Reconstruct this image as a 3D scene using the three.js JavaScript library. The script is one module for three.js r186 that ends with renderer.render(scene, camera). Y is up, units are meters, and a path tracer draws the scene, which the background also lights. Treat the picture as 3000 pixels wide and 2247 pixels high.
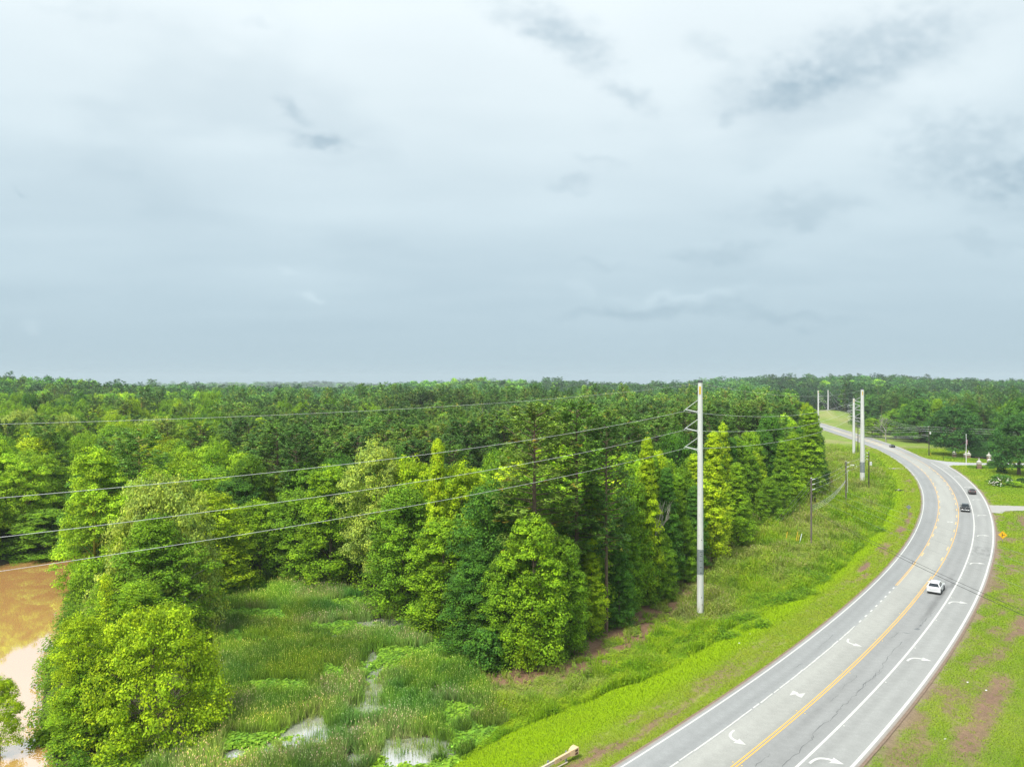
import * as THREE from 'three';
import { mergeGeometries } from 'three/addons/utils/BufferGeometryUtils.js';
import { ConvexGeometry } from 'three/addons/geometries/ConvexGeometry.js';
import { RoundedBoxGeometry } from 'three/addons/geometries/RoundedBoxGeometry.js';

// ------------------------------------------------------------------ camera, sky, sun, exposure
const CAM_H = 30;                                   // the drone hovers 30 m above the road
const scene = new THREE.Scene();
const camera = new THREE.PerspectiveCamera(56.74, 1024 / 766, 0.5, 12000);
camera.position.set(0, CAM_H, 0);
camera.rotation.x = 0.00098;
const renderer = new THREE.WebGLRenderer({ antialias: true });
renderer.toneMapping = THREE.LinearToneMapping;
renderer.toneMappingExposure = 3.3;
renderer.shadowMap.enabled = true;

// seeded helpers
function makeRng(seed) {
  let a = seed >>> 0;
  return () => { a = (a + 0x6d2b79f5) | 0; let t = Math.imul(a ^ (a >>> 15), 1 | a); t = (t + Math.imul(t ^ (t >>> 7), 61 | t)) ^ t; return ((t ^ (t >>> 14)) >>> 0) / 4294967296; };
}
const clamp = (x, a, b) => (x < a ? a : x > b ? b : x);
const lerp = (a, b, t) => a + (b - a) * t;
const smooth = (x, a, b) => { const t = clamp((x - a) / (b - a), 0, 1); return t * t * (3 - 2 * t); };
function hash2(ix, iy, s) { let h = Math.imul(ix, 374761393) + Math.imul(iy, 668265263) + Math.imul(s, 974634777); h = Math.imul(h ^ (h >>> 13), 1274126177); h ^= h >>> 16; return (h >>> 0) / 4294967296; }
function vnoise(x, y, s = 0) {
  const ix = Math.floor(x), iy = Math.floor(y), fx = x - ix, fy = y - iy, u = fx * fx * (3 - 2 * fx), v = fy * fy * (3 - 2 * fy);
  return lerp(lerp(hash2(ix, iy, s), hash2(ix + 1, iy, s), u), lerp(hash2(ix, iy + 1, s), hash2(ix + 1, iy + 1, s), u), v);
}
function fbm(x, y, oct = 4, s = 0) { let a = 0.5, t = 0, n = 0; for (let i = 0; i < oct; i++) { t += a * vnoise(x, y, s + i * 17); n += a; a *= 0.5; const X = x * 1.73 + y * 1.05 + 13.1; y = y * 1.73 - x * 1.05 + 7.7; x = X; } return t / n; }

const F = 1533.5, CX = 1106, HY = 830;              // the lens: focal length and principal point, used only to read distances off the photograph
const V = (x, y, z) => new THREE.Vector3(x, y, -z); // x to the right, y up, z metres ahead of the camera

// overcast sky: the CIE standard overcast gradient with cloud wisps
{
  const W = 3072, H = 1536, data = new Float32Array(W * H * 4);
  const wisp = [  // where the darker and lighter cloud patches hang: x, y, radii, tilt, strength
    [640, 238, 52, 20, 0.45, 0.5], [700, 306, 80, 23, 0.22, 0.75], [1170, 40, 150, 60, 0.45, 0.5], [1245, 105, 120, 45, 0.5, 0.5], [1368, 215, 72, 34, 0.55, 0.55],
    [1880, 110, 260, 95, -0.3, 0.75], [1690, 195, 150, 55, -0.2, 0.5], [2090, 330, 190, 105, 0.1, 0.65], [2230, 400, 120, 60, 0, 0.5], [1740, 452, 170, 48, -0.12, 0.45],
    [1545, 545, 120, 24, -0.12, 0.4], [1400, 675, 260, 18, -0.04, 0.35], [1700, 690, 200, 16, 0.05, 0.3], [1240, 392, 75, 18, 0.05, 0.35], [1290, 570, 70, 12, 0, 0.25], [42, 414, 22, 6, 0.25, 0.45], [2120, 520, 90, 20, 0.1, 0.25],
    [1300, 350, 60, 12, 0.3, 0.2], [1580, 245, 40, 18, 0.4, 0.3], [1540, 110, 60, 30, 0.5, 0.3], [200, 20, 150, 26, 0, 0.16], [560, 55, 60, 16, 0.1, 0.2],
    [1480, 640, 160, 15, -0.1, -0.3], [612, 585, 34, 12, 0.35, -0.22], [672, 645, 26, 8, 0.2, -0.4], [66, 705, 24, 12, 0, -0.25], [1260, 625, 40, 16, 0.4, -0.15],
  ];
  for (let row = 0; row < H; row++) {
    const el = ((row + 0.5) / H - 0.5) * Math.PI, y = Math.sin(el), ce = Math.cos(el), e = Math.max(y, 0);
    for (let col = 0; col < W; col++) {
      const o = (row * W + col) * 4, round = ((col + 0.5) / W - 0.5) * 2 * Math.PI, dx = Math.cos(round) * ce, dz = Math.sin(round) * ce;
      const k = (1 + 1.45 * e) / 2.75, t = smooth(e, 0, 0.55);
      let r = k * lerp(1.12, 1.38, t), g = k * lerp(1.46, 1.51, t), b = k * lerp(1.66, 1.57, t);
      if (y > -0.02) {
        const q = 1 / (e + 0.13), cx = dx * q, cz = dz * q;
        let shade = (fbm(cx * 0.9 + 5, cz * 0.9, 4, 3) - 0.5) * 0.15 * smooth(e, 0.02, 0.3);
        const streak = fbm(cx * 1.3 + cz * 0.4, cz * 2.6 + 40, 4, 9) - 0.5;
        shade += streak * 0.14 * smooth(e, 0.01, 0.15);
        const broken = smooth(fbm(cx * 1.6 + 9, cz * 1.6 + 3, 5, 21), 0.52, 0.75) * smooth(e, 0.08, 0.35);   // scattered darker shreds all round the sky
        shade -= broken * 0.10;
        if (dz < -0.2 * ce) {
          const px = CX + F * (dx / -dz), py = HY - F * (y / -dz);
          const wx = (fbm(px / 60, py / 38, 4, 51) - 0.5) * 95, wy = (fbm(px / 60, py / 38, 4, 77) - 0.5) * 60;
          for (const [ax, ay, rx, ry, tilt, st] of wisp) {
            const ux = px + wx - ax, uy = py + wy - ay;
            if (Math.abs(ux) > rx * 2.4 || Math.abs(uy) > rx * 2.4) continue;
            const c = Math.cos(tilt), s = Math.sin(tilt), a = (ux * c + uy * s) / rx, d = (-ux * s + uy * c) / ry, w = Math.exp(-(a * a + d * d) * 1.1);
            if (w > 0.01) shade -= smooth(w * (0.45 + 1.1 * fbm(px / 30, py / 17, 5, 91)), 0.06, 1.15) * st * 0.30;
          }
        }
        r *= 1 + shade * 1.22; g *= 1 + shade; b *= 1 + shade * 0.84;
      }
      const low = 0.327;                                // the sky's strength against the exposure
      data[o] = r * low; data[o + 1] = g * low; data[o + 2] = b * low; data[o + 3] = 1;
    }
  }
  const tex = new THREE.DataTexture(data, W, H, THREE.RGBAFormat, THREE.FloatType);
  tex.mapping = THREE.EquirectangularReflectionMapping; tex.magFilter = THREE.LinearFilter; tex.minFilter = THREE.LinearFilter; tex.needsUpdate = true;
  scene.background = tex; scene.environment = tex;
}
const sun = new THREE.DirectionalLight(new THREE.Color(1, 0.95, 0.86), 1.5);
sun.position.set(-105, 250, 115); sun.target.position.set(0, 0, 0);
sun.castShadow = true; sun.shadow.radius = 24; sun.shadow.mapSize.set(4096, 4096);
Object.assign(sun.shadow.camera, { left: -400, right: 400, top: 400, bottom: -400, near: 1, far: 1200 });
scene.add(sun, sun.target);
scene.fog = new THREE.FogExp2(new THREE.Color(0.82, 0.94, 1.0), 0.00013);

// ------------------------------------------------------------------ naming and adding
const used = new Map();
function numbered(name) { const n = used.get(name) || 0; used.set(name, n + 1); return n ? `${name}_${String(n).padStart(3, '0')}` : name; }
function tag(o, label, category, group, kind) { o.userData = { label, category }; if (group) o.userData.group = group; if (kind) o.userData.kind = kind; return o; }
function thing(name, label, category, pos, turn = 0, group) { const o = new THREE.Group(); o.name = numbered(name); o.position.copy(pos); o.rotation.y = turn; tag(o, label, category, group); scene.add(o); return o; }
function mesh(name, geo, mat, parent) { const m = new THREE.Mesh(geo, mat); m.name = name; m.castShadow = m.receiveShadow = true; if (parent) parent.add(m); return m; }
function topMesh(name, geo, mat, label, category, group, kind) { const m = mesh(numbered(name), geo, mat); tag(m, label, category, group, kind); scene.add(m); return m; }
const lin = (r, g, b) => new THREE.Color().setRGB(r, g, b);
const std = (r, g, b, rough = 0.8, metal = 0, more = {}) => new THREE.MeshStandardMaterial({ color: lin(r, g, b), roughness: rough, metalness: metal, ...more });

// ------------------------------------------------------------------ the road's course: its left edge line, one point per metre
const course = (() => {
  const p = [[-66, -20], [-47.6, 3], [-28.3, 22], [-9.5, 38.5], [8.7, 55.7], [26.1, 73.6], [42.6, 92.2], [58.5, 111.7], [73.4, 131.7], [87.4, 152.3], [100.7, 173.6], [113.1, 195.3], [124.6, 217.4], [135.4, 240.1], [145.2, 263], [154.3, 286.3], [162.7, 310], [170.3, 333.7], [177.3, 357.7], [183.8, 381.8], [190, 406.1], [195.9, 430.4], [201.8, 454.6], [208, 479], [214, 503], [220, 527], [226, 552], [232, 576]];
  const c = new THREE.CatmullRomCurve3(p.map(([x, z]) => new THREE.Vector3(x, 0, z)), false, 'centripetal');
  const n = 12000, pts = []; let s = 0, prev = null, next = 0;
  for (let i = 0; i <= n; i++) { const q = c.getPoint(i / n); if (prev) s += q.distanceTo(prev); if (!prev || s >= next) { pts.push([q.x, q.z]); next += 1; } prev = q; }
  let best = 0, bd = 1e9; pts.forEach(([x, z], i) => { const d = Math.hypot(x - 8.7, z - 55.7); if (d < bd) { bd = d; best = i; } });
  const tan = pts.map((_, i) => { const a = pts[Math.max(0, i - 3)], b = pts[Math.min(pts.length - 1, i + 3)], l = Math.hypot(b[0] - a[0], b[1] - a[1]); return [(b[0] - a[0]) / l, (b[1] - a[1]) / l]; });
  return { pts, tan, zero: best, n: pts.length };
})();
const S0 = -course.zero, S1 = course.n - 1 - course.zero;
function table(t) { return (s) => { if (s <= t[0][0]) return t[0][1]; for (let i = 1; i < t.length; i++) if (s < t[i][0]) { const a = t[i - 1], b = t[i]; return lerp(a[1], b[1], (s - a[0]) / (b[0] - a[0])); } return t[t.length - 1][1]; }; }
const DIV = table([[70, 2.7], [150, 3.2], [230, 3.9], [300, 4.3], [470, 4.8]]);
const YEL = table([[70, 6.2], [100, 6.5], [150, 7.1], [240, 7.7], [300, 7.9], [470, 8.2]]);
const WHR = table([[90, 9.7], [145, 10.0], [196, 10.5], [250, 10.8], [290, 10.9], [340, 11.6], [450, 12.6]]);
const REDGE = table([[90, 12.8], [148, 13.4], [190, 14.0], [250, 14.5], [256, 14.5], [285, 11.0], [340, 11.9], [450, 12.9]]);
function roadPt(s, d) { const f = clamp(s + course.zero, 0, course.n - 1.001), i = Math.floor(f), t = f - i, a = course.pts[i], b = course.pts[i + 1], n = course.tan[i]; return [lerp(a[0], b[0], t) + n[1] * d, lerp(a[1], b[1], t) - n[0] * d]; }
function heading(s) { const i = clamp(Math.round(s + course.zero), 0, course.n - 1); return Math.atan2(course.tan[i][0], course.tan[i][1]); }
function roadCoord(x, z) {
  let best = 0, bd = 1e18; const P = course.pts;
  for (let i = 0; i < course.n; i += 10) { const d = (P[i][0] - x) ** 2 + (P[i][1] - z) ** 2; if (d < bd) { bd = d; best = i; } }
  for (let i = Math.max(0, best - 10), e = Math.min(course.n - 1, best + 10); i <= e; i++) { const d = (P[i][0] - x) ** 2 + (P[i][1] - z) ** 2; if (d < bd) { bd = d; best = i; } }
  const t = course.tan[best], ux = x - P[best][0], uz = z - P[best][1];
  const end = best === 0 || best === course.n - 1;
  const d = ux * t[1] - uz * t[0];
  return [best - course.zero + (ux * t[0] + uz * t[1]), end ? Math.sign(d) * Math.sqrt(bd) : d];
}

// ------------------------------------------------------------------ regions of the place (plan coordinates: x right, z ahead)
const inside = (poly, x, z) => { let c = false; for (let i = 0, j = poly.length - 1; i < poly.length; j = i++) { const [xi, zi] = poly[i], [xj, zj] = poly[j]; if ((zi > z) !== (zj > z) && x < ((xj - xi) * (z - zi)) / (zj - zi) + xi) c = !c; } return c; };
function polyDist(line, x, z, closed) { let m = 1e9; for (let i = closed ? 0 : 1; i < line.length; i++) { const a = line[(i + line.length - 1) % line.length], b = line[i], dx = b[0] - a[0], dz = b[1] - a[1], t = clamp(((x - a[0]) * dx + (z - a[1]) * dz) / (dx * dx + dz * dz), 0, 1); m = Math.min(m, Math.hypot(a[0] + dx * t - x, a[1] + dz * t - z)); } return m; }
const MARSH = [[-36, 63], [-33.5, 72], [-32.8, 80], [-40, 94], [-46, 106], [-50, 119], [-42, 125.5], [-30, 115], [-21, 107], [-8.8, 93], [-4.6, 82.5], [-2.3, 75.5], [-0.3, 68], [-4.9, 60], [-9, 50], [-14, 42], [-40, 42], [-38, 52]];
const POND = [[-130, 40], [-36, 40], [-39.4, 60], [-46.5, 68], [-56, 84], [-64, 99.6], [-74, 121.5], [-82, 138], [-91, 160], [-97, 158], [-91, 134], [-93, 123], [-112, 112], [-130, 108]];
const EDGE = [[-3, 77], [8, 83.5], [24, 108], [41, 138], [54, 154.5], [73, 178.5], [91, 207], [103, 240], [119, 290], [141, 350], [165, 420], [186, 480], [212, 560], [222, 640]];
const RIGHTWOOD = [[291, 613], [249, 511], [222, 426], [213, 368], [206, 333], [214, 300], [219, 262], [232, 200], [250, 100]];
const SIDEROAD = [[159.5, 258.6], [161.5, 260.8], [167, 262.2], [182, 262.6], [250, 262.4], [250, 269], [184, 269.2], [174, 270.6], [168.5, 274.6], [166.5, 285], [160, 285], [152, 262], [154, 250]];
const DRIVE = [[113.5, 164.4], [116.5, 167.6], [124, 168.6], [170, 168.8], [170, 174.6], [125, 174.6], [118.5, 176], [116.3, 179.5], [112.5, 179], [109, 168]];
function edgeX(z) { for (let i = 1; i < EDGE.length; i++) if (z < EDGE[i][1]) { const a = EDGE[i - 1], b = EDGE[i]; return lerp(a[0], b[0], (z - a[1]) / (b[1] - a[1])); } return 1e4; }
function rightX(z) { for (let i = 1; i < RIGHTWOOD.length; i++) if (z > RIGHTWOOD[i][1]) { const a = RIGHTWOOD[i], b = RIGHTWOOD[i - 1]; return lerp(a[0], b[0], clamp((z - a[1]) / (b[1] - a[1]), 0, 1)); } return 250; }
const PUDDLES = [[650, 1590, 2.6, 3.2], [668, 1565, 1.8, 2.2], [806, 1505, 1.5, 3.2], [800, 1535, 2.4, 1.6], [770, 1580, 2.4, 1.2], [900, 1615, 3.4, 2.2], [880, 1640, 2.6, 1.6], [800, 1425, 0.8, 3], [805, 1465, 0.9, 3.4], [735, 1376, 1.6, 1.4], [860, 1345, 5, 2.2], [775, 1640, 1.2, 1.5], [455, 1590, 0.7, 2.6], [530, 1630, 2.2, 1.2], [545, 1395, 3, 1.2], [1290 - 350, 1500, 0.8, 1]].map(([px, py, rx, rz]) => { const z = (32.5 * F) / (py - HY); return [((px - CX) / F) * z, z, rx, rz]; });

function hills(x, z) {
  const g = (cx, cz, sx, sz, a) => a * Math.exp(-(((x - cx) / sx) ** 2) - ((z - cz) / sz) ** 2);
  let h = g(-500, 560, 170, 190, 23) + g(-330, 900, 260, 200, 7) + g(-60, 1180, 210, 160, 21) + g(430, 980, 260, 200, 21) + g(800, 1100, 330, 260, 13) + g(700, 700, 200, 150, 6) + g(285, 640, 55, 75, 11);
  h += g(-1350, 3300, 520, 260, 24) + g(-860, 3500, 330, 260, 22) + g(1000, 3500, 900, 250, 5) + g(-2600, 3000, 900, 400, 8);
  const far = smooth(Math.hypot(x, z), 380, 900);
  h += (fbm(x / 260 + 11, z / 260 + 4, 3, 5) - 0.62) * 9 * far - 5 * smooth(Math.hypot(x, z), 1300, 2000) - 4 * smooth(Math.hypot(x, z), 450, 800);
  return h;
}
function marshDepth(x, z) { return inside(MARSH, x, z) ? polyDist(MARSH, x, z, true) : -polyDist(MARSH, x, z, true); }
function terr(x, z) {
  const [s, d] = roadCoord(x, z);
  const w = REDGE(s), far = Math.max(-d, d - w);
  let h = hills(x, z) * smooth(far, 6, 40) - 0.04;
  if (z < 330 && x > -160 && x < 260 && z > -30) {
    const dl = -d;
    if (dl > 0) {
      const low = 1 - smooth(s, 36, 74), ditch = smooth(s, 40, 75);
      h -= Math.exp(-(((dl - 7.5) / 2.8) ** 2)) * 0.75 * ditch;                       // the ditch between verge and power line
      h += smooth(dl, 9, 12) * 1.1 * (fbm(x / 5, z / 5, 3, 31) - 0.42) * ditch;        // uneven ground under the line
      const leftish = smooth(x, 22, -12);
      h -= 2.45 * smooth(dl, 3.5, 15) * Math.max(low, leftish);
      h += (fbm(x / 1.8, z / 1.8, 2, 33) - 0.5) * 0.12 * smooth(dl, 1.5, 5);
      const md = z < 140 && x < 10 ? marshDepth(x, z) : -99;
      if (md > -2) {
        h = lerp(h, -2.5 + (fbm(x / 2.2, z / 2.2, 3, 37) - 0.42) * 0.25, smooth(md, -2, 1.5));
        for (const [cx, cz, rx, rz] of PUDDLES) { const q = ((x - cx) / rx) ** 2 + ((z - cz) / rz) ** 2 + (fbm(x / 0.9, z / 0.9, 3, 41) - 0.5) * 2.4; if (q < 1.7) h -= 0.35 * smooth(q, 1.7, 0.7); }
      }
      if (z < 175 && x < -25) { const pd = inside(POND, x, z) ? polyDist(POND, x, z, true) : -polyDist(POND, x, z, true); if (pd > -3) h = lerp(h, -4.2, smooth(pd, -3, 3)); }
    } else if (d > w) {
      const dr = d - w;
      const onDrive = inside(SIDEROAD, x, z) || inside(DRIVE, x, z);
      if (!onDrive) h += (fbm(x / 2, z / 2, 2, 39) - 0.5) * 0.10 * smooth(dr, 1, 4) * (polyDist(SIDEROAD, x, z, true) > 2 && polyDist(DRIVE, x, z, true) > 2 ? 1 : 0);
    }
  }
  return h;
}
function gp(px, py) { let y = 0, x = 0, z = 0; for (let i = 0; i < 8; i++) { z = ((CAM_H - y) * F) / (py - HY); x = ((px - CX) / F) * z; y = lerp(y, terr(x, z), 0.8); } return [x, z, y]; }
const gv = (px, py) => { const [x, z, y] = gp(px, py); return V(x, y, z); };
const gs = (sx, sy) => { const z = (CAM_H * F) / (sy * 0.73733 - HY); return [((sx * 0.73733 - CX) / F) * z, z]; };   // a point of the photograph on the road's plane

// ------------------------------------------------------------------ textures: fine grain only
function grain(size, fn, srgb) {
  const d = new Uint8Array(size * size * 4);
  for (let y = 0; y < size; y++) for (let x = 0; x < size; x++) { const c = fn(x, y), o = (y * size + x) * 4; for (let k = 0; k < 3; k++) d[o + k] = clamp(Math.round(c[k] * 255), 0, 255); d[o + 3] = 255; }
  const t = new THREE.DataTexture(d, size, size, THREE.RGBAFormat); t.wrapS = t.wrapT = THREE.RepeatWrapping; t.magFilter = THREE.LinearFilter; t.minFilter = THREE.LinearMipmapLinearFilter; t.needsUpdate = true;
  if (srgb) t.colorSpace = THREE.SRGBColorSpace;
  return t;
}
function tiling(x, y, n, cells, s) { // value noise that repeats over n pixels
  const fx = (x / n) * cells, fy = (y / n) * cells, ix = Math.floor(fx), iy = Math.floor(fy), u = smooth(fx - ix, 0, 1), v = smooth(fy - iy, 0, 1), m = (k) => ((k % cells) + cells) % cells;
  return lerp(lerp(hash2(m(ix), m(iy), s), hash2(m(ix + 1), m(iy), s), u), lerp(hash2(m(ix), m(iy + 1), s), hash2(m(ix + 1), m(iy + 1), s), u), v);
}
const asphaltGrain = grain(512, (x, y) => { const v = 0.86 + (tiling(x, y, 512, 256, 1) - 0.5) * 0.16 + (tiling(x, y, 512, 40, 2) - 0.5) * 0.10 + (tiling(x, y, 512, 9, 3) - 0.5) * 0.08; return [v, v, v * 0.995]; });
const soilGrain = grain(512, (x, y) => { const v = 0.78 + (tiling(x, y, 512, 200, 4) - 0.5) * 0.45 + (tiling(x, y, 512, 48, 5) - 0.5) * 0.3 + (tiling(x, y, 512, 12, 6) - 0.5) * 0.15; return [v, v, v]; });
const concreteGrain = grain(256, (x, y) => { const v = 0.88 + (tiling(x, y, 256, 90, 7) - 0.5) * 0.10 + (tiling(x, y, 256, 14, 8) - 0.5) * 0.12; return [v, v, v * 0.99]; });
const barkGrain = grain(256, (x, y) => { const v = 0.7 + (tiling(x, y * 0.25, 256, 64, 9) - 0.5) * 0.5 + (tiling(x, y, 256, 24, 10) - 0.5) * 0.25; return [v, v * 0.97, v * 0.93]; });

// ------------------------------------------------------------------ ground: one sheet to the horizon
function axis(a, b, step, lo, hi, grow) { const out = []; for (let v = a; v <= b; v += step) out.push(v); let st = step, v = a; const pre = []; while (v > lo) { st *= grow; v -= st; pre.push(v); } st = step; v = out[out.length - 1]; while (v < hi) { st *= grow; v += st; out.push(v); } return pre.reverse().concat(out); }
const NRM = new THREE.Vector3();
const dirtLeft = (s, dl) => smooth(fbm(s / 6.5 + 3, dl / 1.1, 4, 61), 0.36, 0.54) * smooth(dl, 1.0, 2.2) * (1 - smooth(dl, 3.8, 5.2)) * smooth(vnoise(s / 21, 3, 68), 0.15, 0.55);
const dirtRight = (s, dr, near) => clamp(smooth(fbm(s / 4 + 9, dr / 1.6, 4, 65), 0.38, 0.60) * (1 - smooth(dr, 3, 6.5)) * lerp(0.3, 0.75, near) + smooth(fbm(s / 6 + 30, dr / 2, 4, 67), 0.36, 0.54) * smooth(dr, 4.0, 5.5) * (1 - smooth(dr, 6.2, 7.6)) * near * 0.9, 0, 1);
function groundColor(x, z) {
  const [s, d] = roadCoord(x, z), w = REDGE(s), n1 = fbm(x / 3.1, z / 3.1, 4, 61), n2 = fbm(x / 14, z / 14, 3, 62);
  const forest = [0.045, 0.045, 0.02], green = [0.13, 0.195, 0.022], straw = [0.27, 0.16, 0.095], dirt = [0.24, 0.145, 0.095], mud = [0.075, 0.062, 0.030];
  const mix = (a, b, t) => [lerp(a[0], b[0], t), lerp(a[1], b[1], t), lerp(a[2], b[2], t)];
  let c = green;
  if (z < 340 && z > -30 && x > -160 && x < 260) {
    if (d < 0) {
      const dl = -d;
      c = mix(green, [0.13, 0.13, 0.04], smooth(n2, 0.45, 0.7) * smooth(dl, 8, 14));
      c = mix(c, [0.26, 0.34, 0.035], 1 - smooth(dl, 5, 8)); c = mix(c, dirt, dirtLeft(s, dl));
      c = mix(c, [0.2, 0.13, 0.09], (1 - smooth(dl, 0.2, 0.9)) * 0.8);
      if (z > 76 && x < edgeX(z)) c = forest;
      const ed = polyDist(EDGE, x, z); if (z > 74) c = mix(c, straw, (1 - smooth(ed, 3, 5)) * smooth(n1, 0.3, 0.42));
      if (z < 140 && x < 12) { const md = marshDepth(x, z); c = mix(c, mud, smooth(md, -1, 2)); }
      if (x < -30) c = mix(forest, mud, 0.4);
      if (x < -25 && inside(POND, x, z)) c = [0.16, 0.085, 0.03];
    } else {
      const dr = d - w;
      c = mix(green, [0.14, 0.17, 0.03], n2);
      const near = 1 - smooth(z, 150, 190);
      c = mix(c, [0.22, 0.29, 0.035], 0.6); c = mix(c, dirt, dirtRight(s, dr, near));
      c = mix(c, [0.32, 0.23, 0.18], (1 - smooth(dr, 0.2, 1.0 + n1)) * 0.8);
      if (x > rightX(z)) c = mix(forest, straw, 0.25);
    }
  } else if (d < -30 || x > rightX(z) || z > 640) c = [0.03, 0.05, 0.018];
  else c = mix([0.21, 0.31, 0.03], [0.30, 0.32, 0.10], smooth(n2, 0.45, 0.65));
  const v = 0.8 + 0.4 * n1;
  return [c[0] * v, c[1] * v, c[2] * v];
}
{
  const xs = axis(-92, 196, 0.95, -3900, 3900, 1.075), zs = axis(48, 336, 0.95, -160, 4600, 1.075), nx = xs.length, nz = zs.length;
  const pos = new Float32Array(nx * nz * 3), col = new Float32Array(nx * nz * 3), uv = new Float32Array(nx * nz * 2), idx = new Uint32Array((nx - 1) * (nz - 1) * 6);
  for (let j = 0, k = 0; j < nz; j++) for (let i = 0; i < nx; i++, k++) {
    const x = xs[i], z = zs[j], [s, d] = roadCoord(x, z), w = REDGE(s);
    let y = terr(x, z); if (d > -1.2 && d < w + 1.2) y = Math.min(y, -0.05);
    pos[k * 3] = x; pos[k * 3 + 1] = y; pos[k * 3 + 2] = -z;
    const c = groundColor(x, z); col[k * 3] = c[0]; col[k * 3 + 1] = c[1]; col[k * 3 + 2] = c[2]; uv[k * 2] = x / 4; uv[k * 2 + 1] = z / 4;
  }
  let q = 0; for (let j = 0; j < nz - 1; j++) for (let i = 0; i < nx - 1; i++) { const a = j * nx + i, b = a + 1, c = a + nx, e = c + 1; idx.set([a, b, e, a, e, c], q); q += 6; }
  const g = new THREE.BufferGeometry(); g.setAttribute('position', new THREE.BufferAttribute(pos, 3)); g.setAttribute('color', new THREE.BufferAttribute(col, 3)); g.setAttribute('uv', new THREE.BufferAttribute(uv, 2)); g.setIndex(new THREE.BufferAttribute(idx, 1)); g.computeVertexNormals();
  topMesh('ground', g, new THREE.MeshStandardMaterial({ vertexColors: true, map: soilGrain, roughness: 1, bumpMap: soilGrain, bumpScale: 0.05 }), 'grassy ground with bare red soil patches along the road and under the trees', 'ground', null, 'structure');
}

// water: the muddy pond and the shallow marsh water
function sheet(poly, y) { const sh = new THREE.Shape(poly.map(([x, z]) => new THREE.Vector2(x, z))), g = new THREE.ShapeGeometry(sh); const p = g.attributes.position; for (let i = 0; i < p.count; i++) p.setXYZ(i, p.getX(i), y, -p.getY(i)); const u = new Float32Array(p.count * 2); for (let i = 0; i < p.count; i++) { u[i * 2] = p.getX(i) / 4; u[i * 2 + 1] = p.getZ(i) / 4; } g.setAttribute('uv', new THREE.BufferAttribute(u, 2)); g.computeVertexNormals(); return g; }
const rippleGrain = grain(256, (x, y) => { const v = 0.5 + (tiling(x, y, 256, 40, 14) - 0.5) * 0.5 + (tiling(x, y, 256, 16, 15) - 0.5) * 0.4; return [v, v, v]; });
topMesh('pond_water', sheet([[-140, 30], [-30, 30], [-34, 60], [-42, 68], [-52, 84], [-60, 99.6], [-70, 121.5], [-78, 138], [-88, 164], [-100, 164], [-96, 134], [-98, 126], [-140, 116]], -2.95), new THREE.MeshPhysicalMaterial({ color: lin(0.80, 0.42, 0.16), roughness: 0.03, ior: 7, clearcoat: 1, clearcoatRoughness: 0.02, bumpMap: rippleGrain, bumpScale: 0.0008 }), 'muddy orange-brown pond mirroring the pale sky at its near end', 'pond', null, 'structure');
topMesh('marsh_water', sheet([[-38, 40], [-10, 40], [0, 62], [2, 70], [-2, 80], [-6, 94], [-20, 110], [-40, 128], [-52, 121], [-46, 104], [-36, 90], [-33, 70]], -2.66), new THREE.MeshPhysicalMaterial({ color: lin(0.70, 0.69, 0.66), metalness: 0.7, roughness: 0.04, clearcoat: 1, clearcoatRoughness: 0.02, bumpMap: rippleGrain, bumpScale: 0.0006 }), 'shallow marsh water shining between the reeds in small pools', 'water', null, 'structure');

// ------------------------------------------------------------------ road, its paint, the side road and the drives
function upward(g) { g.computeVertexNormals(); if (g.attributes.normal.getY(0) < 0) { const i = g.index.array; for (let k = 0; k < i.length; k += 3) { const t = i[k]; i[k] = i[k + 1]; i[k + 1] = t; } g.computeVertexNormals(); } return g; }
function ribbon(s0, s1, da, db, y, { ds = 1, cols = 1, color = null } = {}) {
  const n = Math.max(1, Math.ceil((s1 - s0) / ds)), fa = typeof da === 'number' ? () => da : da, fb = typeof db === 'number' ? () => db : db;
  const pos = [], uv = [], col = [], idx = [];
  for (let i = 0; i <= n; i++) { const s = lerp(s0, s1, i / n); for (let j = 0; j <= cols; j++) { const d = lerp(fa(s), fb(s), j / cols), [x, z] = roadPt(s, d); pos.push(x, y, -z); uv.push(d / 3, s / 3); if (color) col.push(...color(s, d)); } }
  const m = cols + 1; for (let i = 0; i < n; i++) for (let j = 0; j < cols; j++) { const a = i * m + j; idx.push(a, a + m, a + 1, a + 1, a + m, a + m + 1); }
  const g = new THREE.BufferGeometry(); g.setAttribute('position', new THREE.Float32BufferAttribute(pos, 3)); g.setAttribute('uv', new THREE.Float32BufferAttribute(uv, 2)); if (color) g.setAttribute('color', new THREE.Float32BufferAttribute(col, 3)); g.setIndex(idx);
  return upward(g);
}
function flatPoly(pts, y, uvScale = 3) { const sh = new THREE.Shape(pts.map(([x, z]) => new THREE.Vector2(x, z))), g = new THREE.ShapeGeometry(sh), p = g.attributes.position, u = []; for (let i = 0; i < p.count; i++) { const x = p.getX(i), z = p.getY(i); p.setXYZ(i, x, y, -z); u.push(x / uvScale, z / uvScale); } g.setAttribute('uv', new THREE.Float32BufferAttribute(u, 2)); return upward(g); }
const road = new THREE.Group(); road.name = 'road'; scene.add(road);
tag(road, 'worn grey asphalt highway curving away with a centre turn lane and a right turn lane', 'road', null, 'structure');
const RY = 0.06;
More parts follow.
